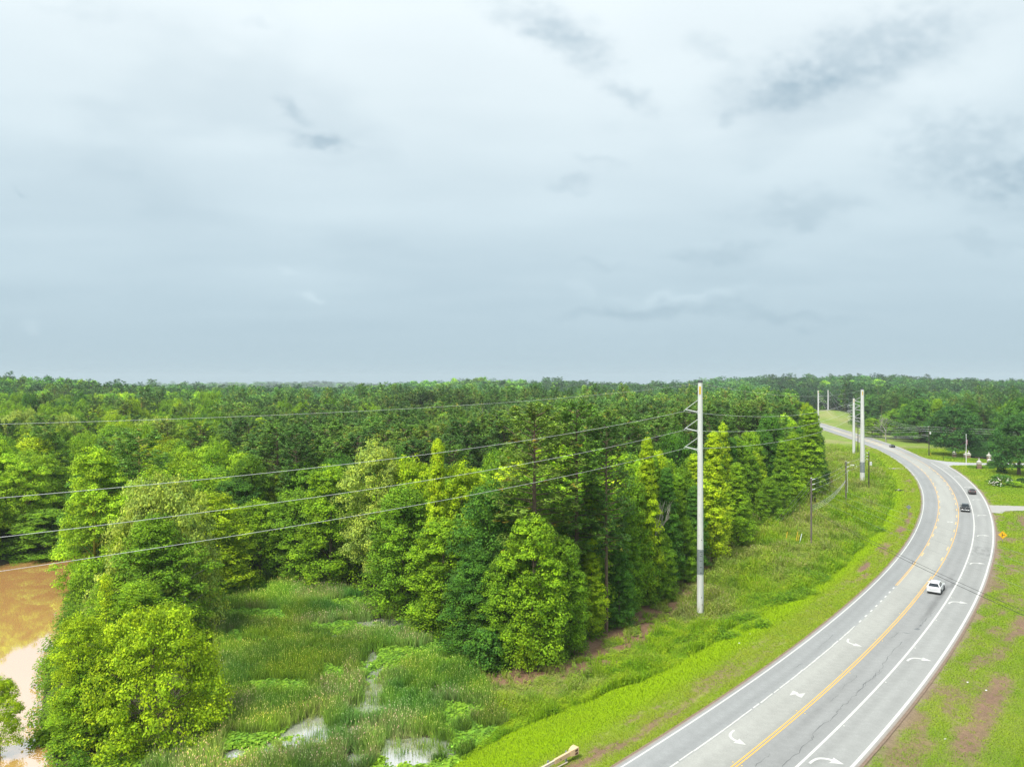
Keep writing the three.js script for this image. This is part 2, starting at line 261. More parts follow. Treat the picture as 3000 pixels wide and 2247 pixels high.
function roadColor(s, d) {
  const a = DIV(s), b = YEL(s), c = WHR(s), e = REDGE(s), farT = smooth(s, 150, 330);
  let k;
  if (d < a) k = [0.286, 0.297, 0.300]; else if (d < b) k = [0.350, 0.354, 0.332]; else if (d < c) k = [0.288, 0.295, 0.294]; else k = [0.316, 0.323, 0.315];
  const lane = d < a ? [0, a] : d < b ? [a, b] : d < c ? [b, c] : [c, e], u = (d - lane[0]) / (lane[1] - lane[0]);
  let v = 1 + (fbm(s / 9, d * 1.1, 4, 71) - 0.5) * 0.22 + (fbm(s / 40, d / 3, 3, 72) - 0.5) * 0.18;
  if (!(d >= a && d < b)) v *= 1 - 0.10 * (Math.exp(-(((u - 0.27) / 0.13) ** 2)) + Math.exp(-(((u - 0.73) / 0.13) ** 2)));       // wheel tracks
  v *= 1 - 0.12 * Math.exp(-(((d - b + 0.35) / 0.3) ** 2));                                                                   // grime beside the centre line
  if (d > b + 0.8 && d < c - 0.2) { const t = fbm(s / 5, d * 1.5, 4, 74); v *= 1 - 0.32 * smooth(s, 48, 60) * (1 - smooth(s, 74, 86)) * smooth(t, 0.42, 0.62) * smooth(d, b + 1.4, b + 2.4); }
  if (d > c + 0.3 && s > 98 && s < 106) v *= 1 - 0.22 * smooth(fbm(s, d * 2, 3, 75), 0.52, 0.6);
  const lightFar = lerp(1, 1.12, farT);
  const out = [k[0] * v * lightFar, k[1] * v * lightFar, k[2] * v * lightFar];
  const brown = (1 - smooth(d, -0.5, -0.15)) + smooth(d, e + 0.05, e + 0.4);
  return [lerp(out[0], 0.30, brown * 0.7), lerp(out[1], 0.23, brown * 0.7), lerp(out[2], 0.18, brown * 0.7)];
}
const asphaltMat = new THREE.MeshStandardMaterial({ vertexColors: true, map: asphaltGrain, roughness: 0.88, bumpMap: asphaltGrain, bumpScale: 0.006 });
mesh('road_surface', ribbon(-62, S1 - 2, -0.45, (s) => REDGE(s) + 0.4, RY, { ds: 0.8, cols: 44, color: roadColor }), asphaltMat, road);
mesh('road_bed', mergeGeometries([ribbon(-62, S1 - 2, -0.7, -0.44, RY - 0.003, { ds: 2 }), ribbon(-62, 250, (s) => REDGE(s) + 0.38, (s) => REDGE(s) + 0.62, RY - 0.003, { ds: 2 }), ribbon(284, S1 - 2, (s) => REDGE(s) + 0.38, (s) => REDGE(s) + 0.6, RY - 0.003, { ds: 2 })]).translate(0, -0.03, 0), std(0.26, 0.185, 0.135, 1, 0, { map: soilGrain }), road);
const whitePaint = std(0.60, 0.60, 0.58, 0.7, 0, { map: concreteGrain }), wornPaint = std(0.60, 0.60, 0.57, 0.8, 0, { map: concreteGrain }), yellowPaint = std(0.78, 0.43, 0.075, 0.7, 0, { map: concreteGrain }), paleYellow = std(0.72, 0.50, 0.20, 0.75, 0, { map: concreteGrain });
const Y1 = RY + 0.005, rngPaint = makeRng(5);
mesh('edge_line', ribbon(-62, S1 - 3, -0.07, 0.08, Y1), whitePaint, road);
mesh('edge_line', ribbon(-62, 252, (s) => REDGE(s) - 0.12, (s) => REDGE(s) + 0.12, Y1), whitePaint, road);
mesh('edge_line', ribbon(286, S1 - 3, (s) => REDGE(s) - 0.14, (s) => REDGE(s) + 0.08, Y1), whitePaint, road);
mesh('lane_line', ribbon(-62, 262, (s) => WHR(s) - 0.10, (s) => WHR(s) + 0.10, Y1), whitePaint, road);
for (const k of [-0.13, 0.13]) mesh('centre_line', ribbon(-62, k < 0 ? 78 : 470, (s) => YEL(s) + k - 0.055, (s) => YEL(s) + k + 0.055, Y1), yellowPaint, road);
for (let s = -60; s < 46; s += 0.0) {               // the worn white line of the turn lane, broken into flakes near the camera
  const len = 0.5 + rngPaint() * 1.6, a = (rngPaint() - 0.5) * 0.05, wv = 0.05 + rngPaint() * 0.03;
  mesh('lane_line', ribbon(s, Math.min(46, s + len), (q) => DIV(q) + a - wv, (q) => DIV(q) + a + wv, Y1, { ds: 0.7 }), rngPaint() < 0.6 ? wornPaint : whitePaint, road); s += len + (rngPaint() < 0.35 ? rngPaint() * 0.35 : 0.04);
}
for (let s = 48; s < 68; s += 2.7) mesh('lane_dash', ribbon(s, s + 0.9, (q) => DIV(q) - 0.09, (q) => DIV(q) + 0.09, Y1), whitePaint, road);
mesh('centre_line', ribbon(69, 470, (s) => DIV(s) - 0.11, (s) => DIV(s) - 0.02, Y1), yellowPaint, road);
mesh('centre_line', ribbon(69, 86, (s) => DIV(s) + 0.10, (s) => DIV(s) + 0.19, Y1), paleYellow, road);
for (let s = 92; s < 250; s += 9.5) { mesh('lane_dash', ribbon(s, s + 3, (q) => DIV(q) + 0.12, (q) => DIV(q) + 0.30, Y1), paleYellow, road); mesh('lane_dash', ribbon(s - 2, s + 1, (q) => YEL(q) - 0.32, (q) => YEL(q) - 0.14, Y1), paleYellow, road); }
for (let s = 340; s < 470; s += 9) { const g = []; for (let i = 0; i < 8; i++) g.push(ribbon(s + i * 0.9, s + i * 0.9 + 0.9, (q) => lerp(DIV(q), YEL(q), (q - s) / 7.2) - 0.02, (q) => lerp(DIV(q), YEL(q), (q - s) / 7.2) + 0.5, Y1)); mesh('hatch_stripe', mergeGeometries(g), paleYellow, road); }

// turn arrows: u runs along the lane, v to the right
function markPoly(s, d, pts, y = Y1) { return flatPoly(pts.map(([u, v]) => roadPt(s + u, d + v)), y); }
function arrowShape(scale, mirror) {
  const L = [], R = [], path = []; const w = 0.13, key = [[-1.1, -0.92], [-0.45, -0.88], [0.1, -0.72], [0.42, -0.44], [0.6, -0.08], [0.66, 0.26]].map(([u, v]) => new THREE.Vector3(u, v, 0)), cv = new THREE.CatmullRomCurve3(key);
  for (let i = 0; i <= 12; i++) { const q = cv.getPoint(i / 12); path.push([q.x, q.y]); }
  path.forEach((p, i) => { const a = path[Math.max(0, i - 1)], b = path[Math.min(12, i + 1)], l = Math.hypot(b[0] - a[0], b[1] - a[1]), nx = -(b[1] - a[1]) / l, ny = (b[0] - a[0]) / l; const ww = w * (0.8 + 0.35 * (i / 12)); L.push([p[0] + nx * ww, p[1] + ny * ww]); R.push([p[0] - nx * ww, p[1] - ny * ww]); });
  const e = path[12]; const head = [[e[0] + 0.5, e[1] - 0.10], [e[0] + 0.04, e[1] + 0.92], [e[0] - 0.56, e[1] - 0.06]];
  return [...R, ...head, ...L.reverse()].map(([u, v]) => [u * scale * (mirror ? -1 : 1), v * scale]);
}
const arrowAt = (sx, sy, scale, mirror) => { const [x, z] = gs(sx, sy), [s, d] = roadCoord(x, z); mesh('turn_arrow', markPoly(s, d + 0.2, arrowShape(scale * 0.95, mirror)), whitePaint, road); };
[[2413, 2232], [2686, 1934], [2801, 1767], [2859, 1652], [2877, 1570.5], [2876, 1511], [2860, 1464.7], [2835, 1428], [2804, 1397], [2770, 1373]].forEach(([x, y]) => arrowAt(x, y, 1.0, false));
[[2155, 2160], [2497, 1883], [2635, 1330.6], [2670, 1350], [2597, 1313.5], [2563, 1298]].forEach(([x, y]) => arrowAt(x, y, 0.95, true));
for (const [x, y, k] of [[2336, 2035, 1], [2784, 1530, 0.9]]) { const [gx, gz] = gs(x, y), [s, d] = roadCoord(gx, gz); mesh('road_symbol', markPoly(s, d, [[-0.75, -0.55], [-0.1, -0.15], [-0.35, 0.15], [-0.45, 0.75], [0.75, 0.62], [0.15, 0.12], [0.4, -0.15], [0.5, -0.75]].map(([u, v]) => [u * k, v * k * 0.8])), whitePaint, road); }
// raised reflectors, cracks and tar
const refl = new RoundedBoxGeometry(0.1, 0.03, 0.1, 1, 0.01), reflMat = std(0.7, 0.7, 0.65, 0.4), reflYel = std(0.75, 0.5, 0.1, 0.4);
for (let s = -6; s < 130; s += 12.2) { for (const [f, o, m] of [[WHR, 0.28, reflMat], [YEL, -0.38, reflYel], [YEL, 0.38, reflYel]]) { const [x, z] = roadPt(s, f(s) + o), r = mesh('road_reflector', refl, m, road); r.position.set(x, RY + 0.012, -z); r.rotation.y = -heading(s); } }
const tarMat = std(0.055, 0.06, 0.065, 0.6);
function crack(points, w, seed) {
  const r = makeRng(seed), pts = []; points.forEach((p, i) => { if (i) { const a = points[i - 1], n = 6; for (let k = 1; k <= n; k++) { const t = k / n; pts.push([lerp(a[0], p[0], t) + (r() - 0.5) * 0.28, lerp(a[1], p[1], t) + (r() - 0.5) * 0.28]); } } else pts.push(p); });
  const pos = [], idx = []; pts.forEach((p, i) => { const a = pts[Math.max(0, i - 1)], b = pts[Math.min(pts.length - 1, i + 1)], l = Math.hypot(b[0] - a[0], b[1] - a[1]) || 1, nx = -(b[1] - a[1]) / l, nz = (b[0] - a[0]) / l, q = w * (0.2 + r() * 0.7); pos.push(p[0] + nx * q, RY + 0.003, -(p[1] + nz * q), p[0] - nx * q, RY + 0.003, -(p[1] - nz * q)); if (i) { const k = i * 2; idx.push(k - 2, k, k - 1, k - 1, k, k + 1); } });
  const g = new THREE.BufferGeometry(); g.setAttribute('position', new THREE.Float32BufferAttribute(pos, 3)); g.setIndex(idx); return upward(g);
}
const zz = (x, y) => gs(2100 + x / 2.4578, 1600 + y / 2.4578);
[[[[470, 1590], [590, 1490], [680, 1390], [690, 1362], [860, 1205], [870, 1180], [940, 1130], [1000, 1065], [1130, 940], [1190, 880], [1235, 800], [1330, 690]], 0.035],
 [[[280, 1590], [390, 1502]], 0.03], [[[820, 1120], [880, 1070]], 0.02], [[[905, 1035], [1015, 930]], 0.02], [[[1255, 665], [1305, 625]], 0.03], [[[550, 890], [610, 845]], 0.02], [[[730, 745], [840, 645]], 0.02],
 [[[1000, 1060], [1120, 960], [1200, 905]], 0.02], [[[640, 1205], [760, 1180]], 0.012], [[[1440, 600], [1500, 540], [1570, 470]], 0.03], [[[200, 1115], [290, 1095]], 0.015],
].forEach(([p, w], i) => mesh('tar_crack', crack(p.map(([x, y]) => zz(x, y)), w, 100 + i), tarMat, road));
for (const [x, y, w, l] of [[1445, 600, 0.5, 0.7], [1365, 628, 0.7, 0.25], [1470, 575, 0.3, 0.5]]) { const [gx, gz] = zz(x, y), [s, d] = roadCoord(gx, gz), pts = []; for (let i = 0; i < 12; i++) { const a = (i / 12) * 6.283, k = 0.7 + 0.5 * hash2(i, x, 3); pts.push([Math.sin(a) * l * k * 0.6, Math.cos(a) * w * k * 0.6]); } mesh('tar_patch', markPoly(s, d, pts, RY + 0.002), std(0.13, 0.14, 0.145, 0.7), road); }

const sideMat = std(0.40, 0.41, 0.42, 0.9, 0, { map: asphaltGrain });
topMesh('side_road', flatPoly(SIDEROAD, 0.045), sideMat, 'paved entrance road turning right off the highway towards the stone gate', 'road', null, 'structure');
topMesh('driveway', flatPoly(DRIVE, 0.04), std(0.38, 0.37, 0.35, 0.9, 0, { map: asphaltGrain }), 'pale concrete driveway joining the highway from the right edge', 'driveway', null, 'structure');
topMesh('track', flatPoly([[124, 251.3], [132, 251.2], [141.2, 250.6], [142.8, 254.6], [134, 253.4], [124, 252.8]], 0.03), std(0.46, 0.40, 0.36, 1, 0, { map: soilGrain }), 'narrow pale gravel track crossing the grass from the left edge of the highway', 'track', null, 'structure');

// ------------------------------------------------------------------ leaves, crowns, trunks
class Leaves {                                       // collects small folded leaf sprays, four triangles' worth of silhouette for two
  constructor() { this.p = []; this.n = []; this.c = []; this.i = []; }
  add(x, y, z, nx, ny, nz, ux, uy, uz, len, wid, c, fold = 0.25, bend = 0.4, ox = nx, oy = ny, oz = nz) {
    let d = ux * nx + uy * ny + uz * nz; ux -= d * nx; uy -= d * ny; uz -= d * nz; let l = Math.hypot(ux, uy, uz) || 1; ux /= l; uy /= l; uz /= l;
    const sx = ny * uz - nz * uy, sy = nz * ux - nx * uz, sz = nx * uy - ny * ux, k = this.p.length / 3, h = len / 2, w = wid / 2, f = fold * w;
    this.p.push(x - ux * h, y - uy * h, z - uz * h, x + sx * w - nx * f, y + sy * w - ny * f, z + sz * w - nz * f, x + ux * h, y + uy * h, z + uz * h, x - sx * w - nx * f, y - sy * w - ny * f, z - sz * w - nz * f);
    let mx = lerp(nx, ox, bend), my = lerp(ny, oy, bend), mz = lerp(nz, oz, bend); l = Math.hypot(mx, my, mz) || 1; mx /= l; my /= l; mz /= l;
    for (let q = 0; q < 4; q++) { this.n.push(mx, my, mz); this.c.push(c[0], c[1], c[2]); }
    this.i.push(k, k + 2, k + 1, k, k + 3, k + 2);
  }
  build() { const g = new THREE.BufferGeometry(); g.setAttribute('position', new THREE.Float32BufferAttribute(this.p, 3)); g.setAttribute('normal', new THREE.Float32BufferAttribute(this.n, 3)); g.setAttribute('color', new THREE.Float32BufferAttribute(this.c, 3)); g.setIndex(this.i); return g; }
}
function limbGeo(pts, radii, sides = 6) {            // a tapered, bending limb
  const pos = [], uv = [], idx = [], a = new THREE.Vector3(), b = new THREE.Vector3(), t = new THREE.Vector3();
  let len = 0;
  pts.forEach((p, i) => {
    t.copy(pts[Math.min(pts.length - 1, i + 1)]).sub(pts[Math.max(0, i - 1)]).normalize(); a.set(Math.abs(t.y) > 0.9 ? 1 : 0, Math.abs(t.y) > 0.9 ? 0 : 1, 0).cross(t).normalize(); b.crossVectors(t, a);
    if (i) len += p.distanceTo(pts[i - 1]);
    for (let k = 0; k <= sides; k++) { const q = (k / sides) * Math.PI * 2, c = Math.cos(q) * radii[i], s = Math.sin(q) * radii[i]; pos.push(p.x + a.x * c + b.x * s, p.y + a.y * c + b.y * s, p.z + a.z * c + b.z * s); uv.push((k / sides) * 0.8, len / 1.5); }
  });
  const m = sides + 1; for (let i = 0; i < pts.length - 1; i++) for (let k = 0; k < sides; k++) { const q = i * m + k; idx.push(q, q + 1, q + m, q + 1, q + m + 1, q + m); }
  const g = new THREE.BufferGeometry(); g.setAttribute('position', new THREE.Float32BufferAttribute(pos, 3)); g.setAttribute('uv', new THREE.Float32BufferAttribute(uv, 2)); g.setIndex(idx); g.computeVertexNormals(); return g;
}
const tone = (r, v, spread) => { const k = 1 + (r() - 0.5) * spread; return [v[0] * k * (1 + (r() - 0.5) * 0.16), v[1] * k, v[2] * k * (1 + (r() - 0.5) * 0.2)]; };
function onSphere(r, up) { for (;;) { const x = r() * 2 - 1, y = r() * 2 - 1, z = r() * 2 - 1, l = Math.hypot(x, y, z); if (l > 0.1 && l < 1) { const o = [x / l, y / l, z / l]; o[1] = o[1] * (1 - up) + up * Math.abs(o[1]); const m = Math.hypot(...o); return [o[0] / m, o[1] / m, o[2] / m]; } } }
// profile(t): share of the radius at height share t of the crown
const SHAPES = {
  round: (t) => Math.sqrt(Math.max(0, 1 - ((t - 0.42) / 0.6) ** 2)),
  dome: (t) => Math.sqrt(Math.max(0, 1 - (t * 0.98) ** 2.4)),
  column: (t) => Math.min(1, (t + 0.12) * 3.2) * Math.pow(1 - t * 0.97, 0.75),
  spread: (t) => Math.sqrt(Math.max(0, 1 - ((t - 0.3) / 0.72) ** 2)),
  cone: (t) => 1.02 - t,
};
function broadleaf({ h, base, r, shape, lobes, puffs, leaves, size, seed, lobeK = 0.4, gap = 0, lowLeaf = 0.2, trunkR = 0.2, droop = 0, tallK = 1, low = 0.85 }) {
  const rnd = makeRng(seed), L = new Leaves(), prof = SHAPES[shape], ch = h - base, limbs = [], lobeList = [];
  for (let i = 0; i < lobes; i++) {
    const t = i === 0 ? 0.9 : Math.pow((i + rnd() * 0.8) / lobes, low), a = i * 2.39996 + rnd() * 0.9, pr = prof(Math.min(0.97, t)), rl = r * lobeK * (0.65 + 0.6 * rnd()) * (shape === 'column' ? lerp(1.05, 0.42, t) : lerp(1, 0.75, t));
    const rad = Math.max(0, r * pr - rl * 0.75) * (0.6 + 0.45 * rnd()) + (shape === 'dome' ? r * 0.05 : 0);
    lobeList.push([Math.cos(a) * rad, base + ch * clamp(t, 0.05, 0.97) - rl * 0.35, Math.sin(a) * rad, rl]);
  }
  for (const [lx, ly, lz, rl] of lobeList) {
    const lobeTone = 0.78 + rnd() * 0.42;
    for (let j = 0; j < puffs; j++) {
      if (rnd() < gap) continue;
      const d = onSphere(rnd, 0.55), k = rl * (0.7 + 0.4 * rnd()), px = lx + d[0] * k, py = ly + d[1] * k * 0.95 * tallK - droop * rl * (d[0] * d[0] + d[2] * d[2]) * 0.4, pz = lz + d[2] * k, pr = rl * (0.22 + rnd() * 0.22) + size * 0.8;
      const fresh = rnd(), c0 = [lobeTone * (0.74 + 0.62 * fresh), lobeTone * (0.80 + 0.42 * fresh), lobeTone * (0.95 - 0.15 * fresh)];
      for (let m = 0; m < leaves; m++) {
        const e = onSphere(rnd, 0.35), q = pr * Math.pow(rnd(), 0.35), x = px + e[0] * q, y = py + e[1] * q * 0.92, z = pz + e[2] * q;
        if (y < lowLeaf) continue;
        let nx = e[0] * 0.8 + d[0] * 0.3 + (rnd() - 0.5) * 0.8, ny = e[1] * 0.6 + 0.32 + (rnd() - 0.5) * 0.8, nz = e[2] * 0.8 + d[2] * 0.3 + (rnd() - 0.5) * 0.8; const l = Math.hypot(nx, ny, nz) || 1;
        const s = size * (0.7 + rnd() * 0.6);
        L.add(x, y, z, nx / l, ny / l, nz / l, rnd() - 0.5, rnd() - 0.6, rnd() - 0.5, s, s * (0.55 + rnd() * 0.2), tone(rnd, c0, 0.75), 0.25, 0.35, e[0] * 0.6 + d[0] * 0.5, e[1] * 0.6 + d[1] * 0.4 + 0.25, e[2] * 0.6 + d[2] * 0.5);
      }
    }
    if (rl > 0.25) limbs.push([lx, ly, lz]);
  }
  const parts = [], lean = (rnd() - 0.5) * 0.06 * h, topY = base + ch * 0.8;
  parts.push(limbGeo([new THREE.Vector3(0, -0.4, 0), new THREE.Vector3(lean * 0.3, h * 0.3, lean * 0.2), new THREE.Vector3(lean * 0.7, h * 0.55, lean * 0.5), new THREE.Vector3(lean, topY, lean)], [trunkR * 1.25, trunkR * 0.85, trunkR * 0.55, trunkR * 0.15], 7));
  limbs.forEach(([x, y, z], i) => { if (i % 2 && limbs.length > 14) return; const y0 = clamp(y - Math.hypot(x, z) * 0.9, h * 0.12, topY * 0.95), f = y0 / topY; parts.push(limbGeo([new THREE.Vector3(lean * f, y0, lean * f), new THREE.Vector3(x * 0.45 + lean * f * 0.5, lerp(y0, y, 0.6), z * 0.45 + lean * f * 0.5), new THREE.Vector3(x, y + 0.1, z)], [trunkR * 0.38, trunkR * 0.24, 0.03], 5)); });
  return { h, r, crown: L.build(), trunk: mergeGeometries(parts) };
}
function pine({ h, base, r, branches, tufts, blades, size, seed, trunkR = 0.26 }) {
  const rnd = makeRng(seed), L = new Leaves(), parts = [], lean = (rnd() - 0.5) * 0.03 * h;
  parts.push(limbGeo([new THREE.Vector3(0, -0.4, 0), new THREE.Vector3(lean * 0.5, h * 0.5, 0), new THREE.Vector3(lean, h * 0.97, 0)], [trunkR * 1.15, trunkR * 0.8, 0.05], 8));
  for (let i = 0; i < 9; i++) { const y = h * (0.2 + 0.3 * rnd()), a = rnd() * 6.28, l = 0.6 + rnd() * 1.8; parts.push(limbGeo([new THREE.Vector3(lean * (y / h), y, 0), new THREE.Vector3(lean * (y / h) + Math.cos(a) * l, y + (rnd() - 0.6) * 0.5, Math.sin(a) * l)], [0.05, 0.015], 4)); }   // dead stubs
  for (let i = 0; i < branches; i++) {
    const t = (i + rnd()) / branches, y0 = base + (h - base) * t * 0.97, a = i * 2.39996 + rnd() * 1.2, len = r * Math.sqrt(Math.max(0.05, 1 - ((t - 0.42) / 0.62) ** 2)) * (0.7 + 0.45 * rnd()), rise = lerp(0.0, 0.6, t) * len + (rnd() - 0.4) * 0.4;
    const bx = Math.cos(a), bz = Math.sin(a), tilt = 0.9 + rnd() * 0.25, k0 = 0.75 + rnd() * 0.5;
    parts.push(limbGeo([new THREE.Vector3(lean * (y0 / h), y0, 0), new THREE.Vector3(lean + bx * len * 0.5, y0 + rise * 0.35, bz * len * 0.5), new THREE.Vector3(lean + bx * len * 0.95, y0 + rise, bz * len * 0.95)], [0.075, 0.045, 0.015], 4));
    for (let j = 0; j < tufts; j++) {
      const q = 0.35 + 0.65 * Math.pow(rnd(), 0.7), side = (rnd() - 0.5) * len * 0.55 * q, px = lean + bx * len * q - bz * side, pz = bz * len * q + bx * side, py = y0 + rise * q * tilt * q + (rnd() - 0.4) * 0.9, kt = k0 * (0.85 + rnd() * 0.3), brown = rnd() < 0.03;
      for (let b = 0; b < blades; b++) {
        const e = onSphere(rnd, 0.6), s = size * (0.7 + 0.6 * rnd()), c = brown ? [kt * 1.9, kt * 0.95, kt * 0.7] : tone(rnd, [kt, kt, kt], 0.7);
        let nx = (rnd() - 0.5), ny = 0.6 + rnd() * 0.4, nz = (rnd() - 0.5); const l = Math.hypot(nx, ny, nz);
        L.add(px + e[0] * s * 0.5, py + e[1] * s * 0.5, pz + e[2] * s * 0.5, nx / l, ny / l, nz / l, e[0], e[1], e[2], s, s * 0.30, c, 0.1, 0.5, e[0] * 0.5, 0.8, e[2] * 0.5);
      }
    }
  }
  return { h, r, crown: L.build(), trunk: mergeGeometries(parts) };
}
const barkMat = std(0.19, 0.145, 0.105, 1, 0, { map: barkGrain }), pineBark = std(0.22, 0.155, 0.115, 1, 0, { map: barkGrain }), paleBark = std(0.42, 0.40, 0.36, 0.95, 0, { map: barkGrain });
const leafMat = (r, g, b, through = 0.3) => new THREE.MeshPhysicalMaterial({ color: lin(r, g, b), vertexColors: true, roughness: 0.95, transmission: through, thickness: 0, ior: 1.2, specularIntensity: 0.3, side: THREE.DoubleSide });
const TINT = {
  lime: leafMat(0.34, 0.50, 0.022), yellow: leafMat(0.40, 0.56, 0.024), fresh: leafMat(0.23, 0.405, 0.023), mid: leafMat(0.18, 0.345, 0.026), deep: leafMat(0.090, 0.225, 0.032), dark: leafMat(0.046, 0.125, 0.028),
  pale: leafMat(0.36, 0.48, 0.090), oak: leafMat(0.066, 0.180, 0.042), blue: leafMat(0.036, 0.110, 0.055), pine: leafMat(0.140, 0.275, 0.034, 0.25), pinedark: leafMat(0.088, 0.195, 0.034, 0.25), pineolive: leafMat(0.190, 0.30, 0.036, 0.25),
};
const SAY = { lime: 'yellow-green', yellow: 'bright yellow', fresh: 'fresh green', mid: 'mid green', deep: 'deep green', dark: 'dark green', pale: 'pale green', oak: 'dark oak-green', blue: 'blue-green', pine: 'dark green', pinedark: 'very dark green', pineolive: 'olive green' };
const NEAR = {
  round: [11, 12, 13].map((seed) => broadleaf({ h: 18, base: 3.5, r: 5.2, shape: 'round', lobes: 30, puffs: 22, leaves: 38, size: 0.265, seed, lobeK: 0.38, tallK: 1.15 })),
  dome: [21, 22].map((seed) => broadleaf({ h: 10, base: 0.3, r: 6.2, shape: 'dome', lobes: 74, puffs: 18, leaves: 34, size: 0.225, seed, lobeK: 0.27, droop: 0.3, low: 1.15 })),
  column: [31, 32, 33].map((seed) => broadleaf({ h: 20, base: 0.6, r: 2.9, shape: 'column', lobes: 46, puffs: 19, leaves: 34, size: 0.25, seed, lobeK: 0.46, tallK: 1.6 })),
  wall: [36, 37, 38].map((seed) => broadleaf({ h: 17, base: 0.2, r: 4.2, shape: 'dome', lobes: 54, puffs: 20, leaves: 34, size: 0.25, seed, lobeK: 0.37, tallK: 1.35, low: 1.0 })),
  spread: [41, 42].map((seed) => broadleaf({ h: 19, base: 2.6, r: 9.5, shape: 'spread', lobes: 48, puffs: 20, leaves: 24, size: 0.50, seed, lobeK: 0.28, trunkR: 0.5, tallK: 1.25 })),
  airy: [51, 52].map((seed) => broadleaf({ h: 16, base: 2.5, r: 4.6, shape: 'round', lobes: 22, puffs: 14, leaves: 22, size: 0.30, seed, lobeK: 0.34, gap: 0.15 })),
  sapling: [61].map((seed) => broadleaf({ h: 14, base: 1.5, r: 3.4, shape: 'cone', lobes: 30, puffs: 9, leaves: 11, size: 0.28, seed, lobeK: 0.26, gap: 0.2, trunkR: 0.12 })),
  bush: [71, 72].map((seed) => broadleaf({ h: 3.4, base: 0.1, r: 2.4, shape: 'dome', lobes: 16, puffs: 14, leaves: 20, size: 0.24, seed, lobeK: 0.38, trunkR: 0.07, lowLeaf: 0.03 })),
  pine: [81, 82, 83].map((seed) => pine({ h: 24, base: 11.5, r: 4.2, branches: 56, tufts: 15, blades: 10, size: 0.56, seed })),
  tallpine: [84, 85].map((seed) => pine({ h: 28, base: 10.5, r: 5.4, branches: 80, tufts: 16, blades: 11, size: 0.54, seed, trunkR: 0.33 })),
};
const darkOnes = new Set(['pine', 'tallpine']);

// occupancy of the view by nearer crowns, to tell the trees that show from those hidden in the wood
const horizonLine = new Float32Array(400).fill(5000);
function shows(x, z, top, r) { const px = CX + (F * x) / z, rp = (F * r) / z, py = HY + (F * (CAM_H - top)) / z; let n = 0, v = 0; for (let c = Math.floor((px - rp * 0.8) / 6), e = Math.ceil((px + rp * 0.8) / 6); c <= e; c++) { if (c < 0 || c > 368) continue; n++; if (py + rp * 0.12 < horizonLine[c] - 3) v++; } return n > 0 && v / n > 0.3; }
function covers(x, z, top, r, base) { const px = CX + (F * x) / z, rp = (F * r) / z, py = HY + (F * (CAM_H - top)) / z; for (let c = Math.floor((px - rp * 0.75) / 6), e = Math.ceil((px + rp * 0.75) / 6); c <= e; c++) if (c >= 0 && c < 400) { const u = (c * 6 - px) / (rp || 1); horizonLine[c] = Math.min(horizonLine[c], py + rp * (0.25 + u * u * 0.9)); } }

const planted = [];                                  // [x, z, radius] of every near tree
let treeCount = { broad: 0, pine: 0 };
function plant(kind, x, z, h, r, tint, label, group, seed, bark) {
  const set = NEAR[kind], pr = set[seed % set.length], isPine = darkOnes.has(kind), rnd = makeRng(seed * 31 + 7);
  const name = kind === 'bush' ? 'bush' : isPine ? 'pine_tree' : 'broadleaf_tree';
  const t = new THREE.Group(); t.name = numbered(name);
  const trunk = mesh('trunk', pr.trunk, bark || (isPine ? pineBark : barkMat), t), crown = mesh('crown', pr.crown, TINT[tint], t);
  t.position.copy(V(x, terr(x, z), z)); t.rotation.y = rnd() * 6.283; t.scale.set(r / pr.r, h / pr.h, r / pr.r);
  tag(t, label, kind === 'bush' ? 'bush' : isPine ? 'pine tree' : 'tree', group); scene.add(t);
  planted.push([x, z, r]);
  return t;
}
